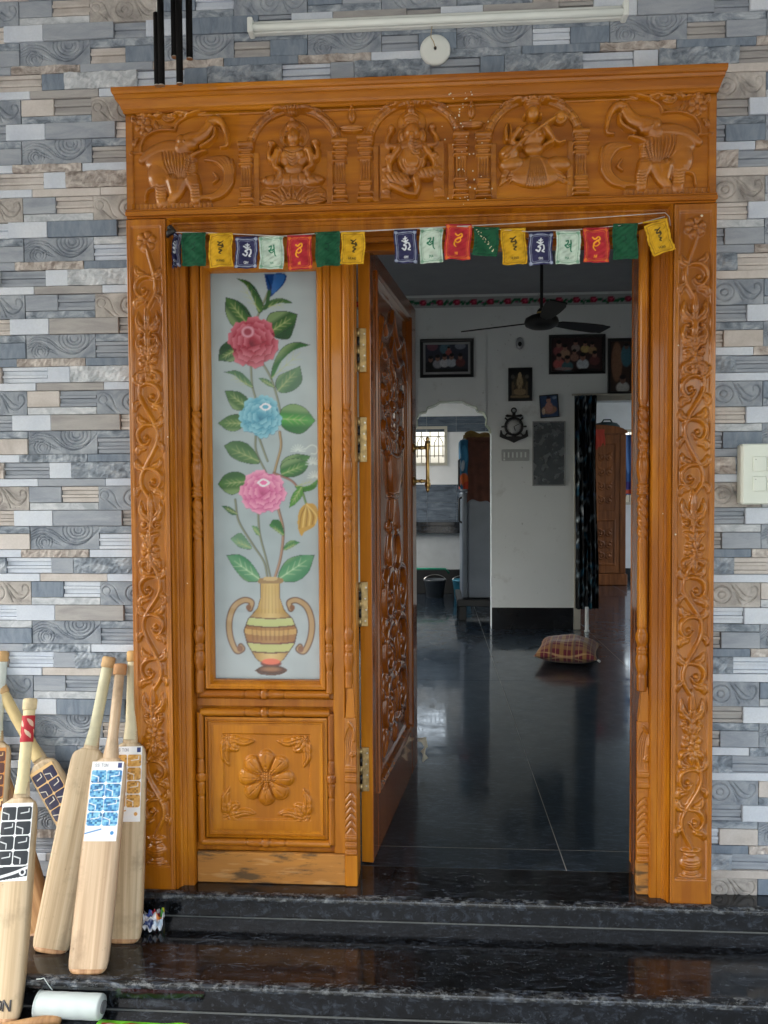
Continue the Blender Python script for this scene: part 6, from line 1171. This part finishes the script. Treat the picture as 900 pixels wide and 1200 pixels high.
# ================================================================ KITCHEN
for ix in range(8):
    for iz, (z0, z1) in enumerate(((1.905, 2.00), (2.0015, 2.095))):
        o = MB().box(-.59+ix*.36, -.2315+ix*.36, KY-.008, KY-.0005, z0, z1, .001).build('wall_tile', M_KT, bpy.data.objects['kitchen_walls'])
    for iz, (z0, z1) in enumerate(((.82, 1.04), (1.0415, 1.262))): MB().box(-.59+ix*.36, -.2315+ix*.36, KY-.008, KY-.0005, z0, z1, .001).build('wall_tile', M_KT, bpy.data.objects['kitchen_walls'])
kc = thing('kitchen_counter', (.9, 6.7, 0), 'black granite kitchen counter on white supports under the window', 'counter'); MB().box(-.58, 2.28, 6.5, 7.09, .785, .83, .004).build('worktop', M_GR, kc); MB().box(-.58, 2.28, 6.505, 6.53, .70, .784, .003).build('apron', M_GR, kc)
MB().box(-.58, 2.28, 6.50, 6.555, .0006, .28, .003).build('dark_plinth', M_BLACK, kc)
M_KW = plain('white_kitchen_panel', srgb(160, 165, 168), .6, var=.08); MB().box(-.58, 2.28, 6.56, 6.58, .0, .699).build('back_panel', M_KW, kc)
hp = thing('green_pipe', (1.3, 6.35, .30), 'green plastic pipe running low across the kitchen', 'pipe'); MB().tube([(.7, 6.40, .30), (1.2, 6.40, .30), (1.42, 6.41, .298), (1.46, 6.43, .25)], .014, 10).build('pipe_run', plain('green_plastic', (.02, .22, .14, 1), .4), hp)
def bucket(nm, c, r0, h, col, label):
    t = thing(nm, c, label, 'bucket'); MB().lathe([(r0*.78, .0006), (r0, h), (r0*1.06, h), (r0*1.06, h+.01), (r0*.96, h+.01), (r0*.74, .01)], (0, 0, 0), 'z', 24).build('tub', plain(nm+'_plastic', col, .4), t, abs_=False); m_ = MB(); m_.tube([(r0*1.03*math.cos(a), 0, h-.01+.6*r0*math.sin(a)) for a in np.linspace(0, PI, 13)], .004, 6); m_.build('handle', M_STEEL, t, abs_=False)
bucket('blue_bucket', (1.60, 6.15, 0), .105, .20, (.03, .20, .30, 1), 'teal blue plastic bucket on the kitchen floor by the fridge'); bucket('dark_bucket', (1.30, 6.25, 0), .12, .19, (.05, .06, .07, 1), 'dark grey bucket under the green pipe')
fg = thing('fridge', (1.72, 5.0, 0), 'grey refrigerator seen from the side just inside the arch', 'refrigerator'); M_FR = plain('fridge_side', srgb(122, 130, 140), .35, var=.14, sc=4); M_FD = plain('fridge_door', (.05, .055, .06, 1), .15)
MB().box(1.605, 2.18, 4.80, 5.42, .20, 1.685, .01).build('cabinet', M_FR, fg); MB().box(1.548, 1.602, 4.80, 5.42, .20, 1.18, .012).build('lower_door', M_FR, fg); MB().box(1.548, 1.602, 4.80, 5.42, 1.19, 1.685, .012).build('upper_door', M_FR, fg)
for z0, z1 in ((.9, 1.14), (1.23, 1.5)): MB().tube([(1.548, 4.83, z0), (1.522, 4.83, z0+.02), (1.522, 4.83, z1-.02), (1.548, 4.83, z1)], .010, 8).build('door_handle', M_BLACK, fg)
stn = thing('fridge_stand', (1.8, 5.1, 0), 'low dark stand under the refrigerator', 'stand'); m_ = MB(); m_.box(1.50, 2.22, 4.74, 5.45, .13, .195, .006); m_.build('platform', M_BLACK, stn)
for x in (1.55, 2.17):
    for y in (4.79, 5.40): MB().box(x-.035, x+.035, y-.035, y+.035, .0006, .129, .004).build('foot', M_BLACK, stn)
def drape(name, x0, x1, z0, z1, y, mat, parent, amp=.010, f=26, top=None, ragged=.03):
    nx, nz = 40, 30; U = np.linspace(0, 1, nx)[None]; V_ = np.linspace(0, 1, nz)[:, None]; zb = z0+ragged*np.sin(U*9)+ragged*.5*np.sin(U*23); X = x0+(x1-x0)*U+.006*np.sin(V_*6); Z = zb+(z1-zb)*V_; Y = y-amp*abs(np.sin(U*f+V_*1.5))*(1.05-V_)+0*Z; return grid_mesh(name, np.stack([X+0*Z, Y, Z], -1), mat, parent)
M_BC = plain('brown_cloth', (.085, .030, .019, 1), .9, var=.3, sc=12); M_YC = plain('ochre_cloth', (.20, .115, .025, 1), .9, var=.4, sc=14)
dc_ = thing('brown_cloth', (1.75, 4.78, 1.4), 'dark brown cloth hanging down the side of the refrigerator', 'cloth'); drape('cloth_fall', 1.592, 2.16, 1.085, 1.693, 4.790, M_BC, dc_); 
yc_ = thing('ochre_cloth', (1.8, 5.0, 1.7), 'crumpled ochre cloth heaped on top of the refrigerator', 'cloth')
nx, ny = 40, 30; U, V_ = np.meshgrid(np.linspace(0, 1, nx), np.linspace(0, 1, ny)); Zc = 1.700+.030*np.sin(U*9)*np.sin(V_*6+1)**2+.020*np.sin(U*17+V_*11)+.02; Zc = np.where((V_ < .04), 1.645+.02*np.sin(U*12), Zc); grid_mesh('cloth_heap', np.stack([1.58+U*.62, 4.778+V_*.60, np.maximum(Zc, 1.64)], -1), M_YC, yc_)
cs = Paint(.16, .42, .01, (30, 96, 130)); cs.ell((.08, .08), .1, .06, (200, 96, 40)); cs.ell((.08, .3), .07, .08, (60, 130, 170)); cs.ell((.05, .2), .04, .05, (190, 200, 210)); cs.ell((.12, .02), .08, .05, (180, 60, 30))
bl = thing('door_cloth', (1.54, 4.79, 1.5), 'blue and orange printed cloth hung over the refrigerator door', 'cloth'); cs.sheet('cloth_fall', printed('blue_cloth_print', .8), bl, None, lambda X, Y: np.stack([1.535+X*.45+.004*np.sin(Y*30), 4.787-.006*np.sin(X*60), 1.215+Y*1.08], -1)); cs.sheet('cloth_fall', bpy.data.materials['blue_cloth_print'], bl, None, lambda X, Y: np.stack([1.5345+0*X, 4.787+X*3, 1.215+Y*1.08], -1))
# windows with grilles
M_FRM = plain('window_frame_paint', (.52, .50, .42, 1), .5); M_GLS = NT('window_glass'); M_GLS.par(Transmission_Weight=1.0, Roughness=.12, IOR=1.1); M_GLS.col((.93, .96, .98, 1)); M_GLS = M_GLS.m
def window(x0, x1, z0, z1, y, label, nv, nh):
    t = thing('window', ((x0+x1)/2, y, z0), label, 'window'); m_ = MB(); m_.sweep(x0, x1, z0, z1, [(0, .115), (0, -.012), (.035, -.012), (.035, .02)]); m_.build('window_frame', M_FRM, t)
    MB().box((x0+x1)/2-.015, (x0+x1)/2+.015, y-y+.0, .018, z0+.035, z1-.035)
    gm_ = MB()
    for k in range(1, nv): x = x0+(x1-x0)*k/nv; gm_.box(x-.005, x+.005, y+.02, y+.03, z0, z1)
    for k in range(1, nh): z = z0+(z1-z0)*k/nh; gm_.box(x0, x1, y+.0305, y+.038, z-.005, z+.005)
    xm = x0
    for k in range(nv//2):
        xa = x0+(x1-x0)*(2*k+.5)/nv; xb = x0+(x1-x0)*(2*k+1.5)/nv; gm_.tube([(xa, y+.015, z0+.1), (xa, y+.015, z1-.2), ((xa+xb)/2, y+.015, z1-.11), (xb, y+.015, z1-.2), (xb, y+.015, z0+.1)], .006, 6)
    gm_.build('window_grille', plain('grille_paint', (.25, .22, .17, 1), .5) if 'grille_paint' not in bpy.data.materials else bpy.data.materials['grille_paint'], t)
    return t
for (x0, x1, z0, z1, y, lb, nv, nh) in ((WX0, WX1, WZ0, WZ1, KY, 'bright kitchen window with thin metal grille above the counter', 8, 4), (BX0, BX1, .985, 1.97, BY, 'bright grilled bedroom window right of the carved wardrobe', 10, 4)):
    t = window(x0, x1, z0, z1, y, lb, nv, nh)
    for f_ in t.children:
        if f_.name.startswith('window_frame'): f_.location.y = y - 0.0 - 0 if False else f_.location.y
for o in bpy.data.objects:
    if o.name.startswith('window_frame'): o.location = (0, BASE[o.name].y, 0)
# wardrobe
wd = thing('wardrobe', (3.3, 7.35, 0), 'carved brown wooden wardrobe with arched top in the bedroom', 'wardrobe'); M_WD = wood('wardrobe_wood', (.13, .040, .010, 1), (.26, .085, .022, 1), (.36, .13, .036, 1), 'z', .4, .3)
wx0, wx1, wy = 2.80, 3.662, 7.30
MB().box(wx0, wx1, wy+.02, wy+.50, .0605, 1.90, .006).build('carcass', M_WD, wd); MB().box(wx0-.02, wx1+.02, wy-.01, wy+.52, .0006, .14, .008).build('plinth', M_WD, wd)
cr_ = MB(); pts = [(wx0-.02, 1.885), (wx1+.02, 1.885), (wx1+.01, 1.915)]+[((wx0+wx1)/2+(wx1-wx0)/2*math.cos(a)*.98, 1.915+.075*math.sin(a)) for a in np.linspace(.12, PI-.12, 13)]+[(wx0-.01, 1.915)]; cr_.prism(pts, wy, wy+.06); cr_.build('arched_crown', M_WD, wd)
for k, (xa, xb) in enumerate(((wx0+.01, (wx0+wx1)/2-.002), ((wx0+wx1)/2+.002, wx1-.075))):
    rd = Relief(xa, xb, .15, 1.86, .006); cx = (xa+xb)/2; hw_ = (xb-xa)/2-.05; rd.rect((cx-hw_, .25), (cx+hw_, .82), .006); rd.H -= np.where((abs(rd.X[None]-cx) < hw_-.02) & (rd.Z[:, None] > .27) & (rd.Z[:, None] < .80), .012, 0)+np.where((abs(rd.X[None]-cx) < hw_-.01) & (rd.Z[:, None] > .93) & (rd.Z[:, None] < 1.75), .008, 0)
    keep = rd.H.copy(); rd.H = np.zeros_like(keep)
    for z in (.36, .50, .64, 1.05, 1.22, 1.40, 1.58):
        for sg in (-1, 1): rd.spiral((cx+sg*.05, z), .045, 1.2, 1, sg, .010, .016); rd.leaf((cx, z), (cx+sg*.09, z+.07), .018, .014)
    rd.H = np.where(rd.H > 0, keep+rd.H, keep); sheet(rd, 'wardrobe_door', wy+.006, M_WD, wd, .03)
MB().box(wx1-.072, wx1-.002, wy-.002, wy+.02, .15, 1.86, .004).build('side_stile', M_WD, wd)
bg_ = thing('bag', (3.45, 7.45, 1.92), 'dark green bag lying on top of the wardrobe', 'bag'); rb_ = [[(3.47+.17*q*math.cos(2*PI*i/16), 7.50+.12*q*math.sin(2*PI*i/16), z) for i in range(16)] for q, z in ((.8, 1.905), (1.0, 1.93), (.95, 1.985), (.75, 2.02), (.35, 2.035))]; MB().loft(rb_).build('body', plain('dark_green_cloth', (.02, .04, .045, 1), .8), bg_); MB().tube([(3.38, 7.45, 2.0), (3.42, 7.44, 2.06), (3.50, 7.44, 2.06), (3.54, 7.45, 2.0)], .010, 7).build('strap', bpy.data.materials['dark_green_cloth'], bg_)
rb2 = thing('red_cloth', (3.34, 7.29, 1.87), 'small red cloth hanging over the top left of the wardrobe', 'cloth'); drape('cloth_fall', 3.20, 3.40, 1.72, 1.93, 7.285, plain('red_cloth_dye', (.40, .04, .02, 1), .85), rb2, .006, 14)
hb2 = thing('hanging_clothes', (3.74, 7.5, 1.3), 'blue and orange clothes hanging between the wardrobe and the window', 'clothes'); hc = Paint(.09, .75, .01, (50, 90, 150)); hc.ell((.04, .12), .08, .05, (60, 50, 120)); hc.ell((.05, .04), .06, .03, (196, 80, 50)); hc.ell((.04, .5), .05, .25, (90, 130, 190)); hc.sheet('garment', printed('clothes_print', .85), hb2, None, lambda X, Y: np.stack([3.672+X+.01*np.sin(Y*7), 7.42-.012*np.sin(X*90), 1.12+Y], -1))

# ---------------------------------------------------------------- parts that sit on other parts become sub-parts
def under(par, *names):
    for ch in list(par.parent.children):
        if ch != par and any(ch.name.split('.')[0] == q for q in names): ch.parent = par
ch_ = {o.name: o for o in bpy.data.objects}
under(ch_['sidelight_board'], 'glass_pane', 'glass_backing', 'glazing_bead', 'flower_panel', 'panel_moulding', 'kick_board', 'half_round_rail', 'half_round_stile')
under(ch_['lintel_board'], 'elephant_carving', 'lotus_goddess_carving', 'elephant_headed_deity_carving', 'lute_goddess_carving', 'lintel_moulding', 'cornice', 'lintel_edge')
under(ch_['cover'], 'switch_key', 'indicator_dot')
for o in list(bpy.data.objects):
    if o.name.split('.')[0] in ('face_sticker', 'stained_toe', 'maker_letters'):
        bl_ = [q for q in o.parent.children if q.name.split('.')[0] == 'blade']
        if bl_: o.parent = bl_[0]
    elif o.name.split('.')[0] in ('grip_band',): o.parent = [q for q in o.parent.children if q.name.split('.')[0] == 'grip'][0]
    elif o.name.split('.')[0] == 'tube_tip': pass
pl = [o for o in bpy.data.objects if o.name.split('.')[0] == 'post' and o.parent and o.parent.name == 'carved_door_frame']
for o in [q for q in bpy.data.objects if q.name.split('.')[0] == 'carved_post']:
    o.parent = pl[0] if o.data.vertices[0].co.x < 0 else pl[1]
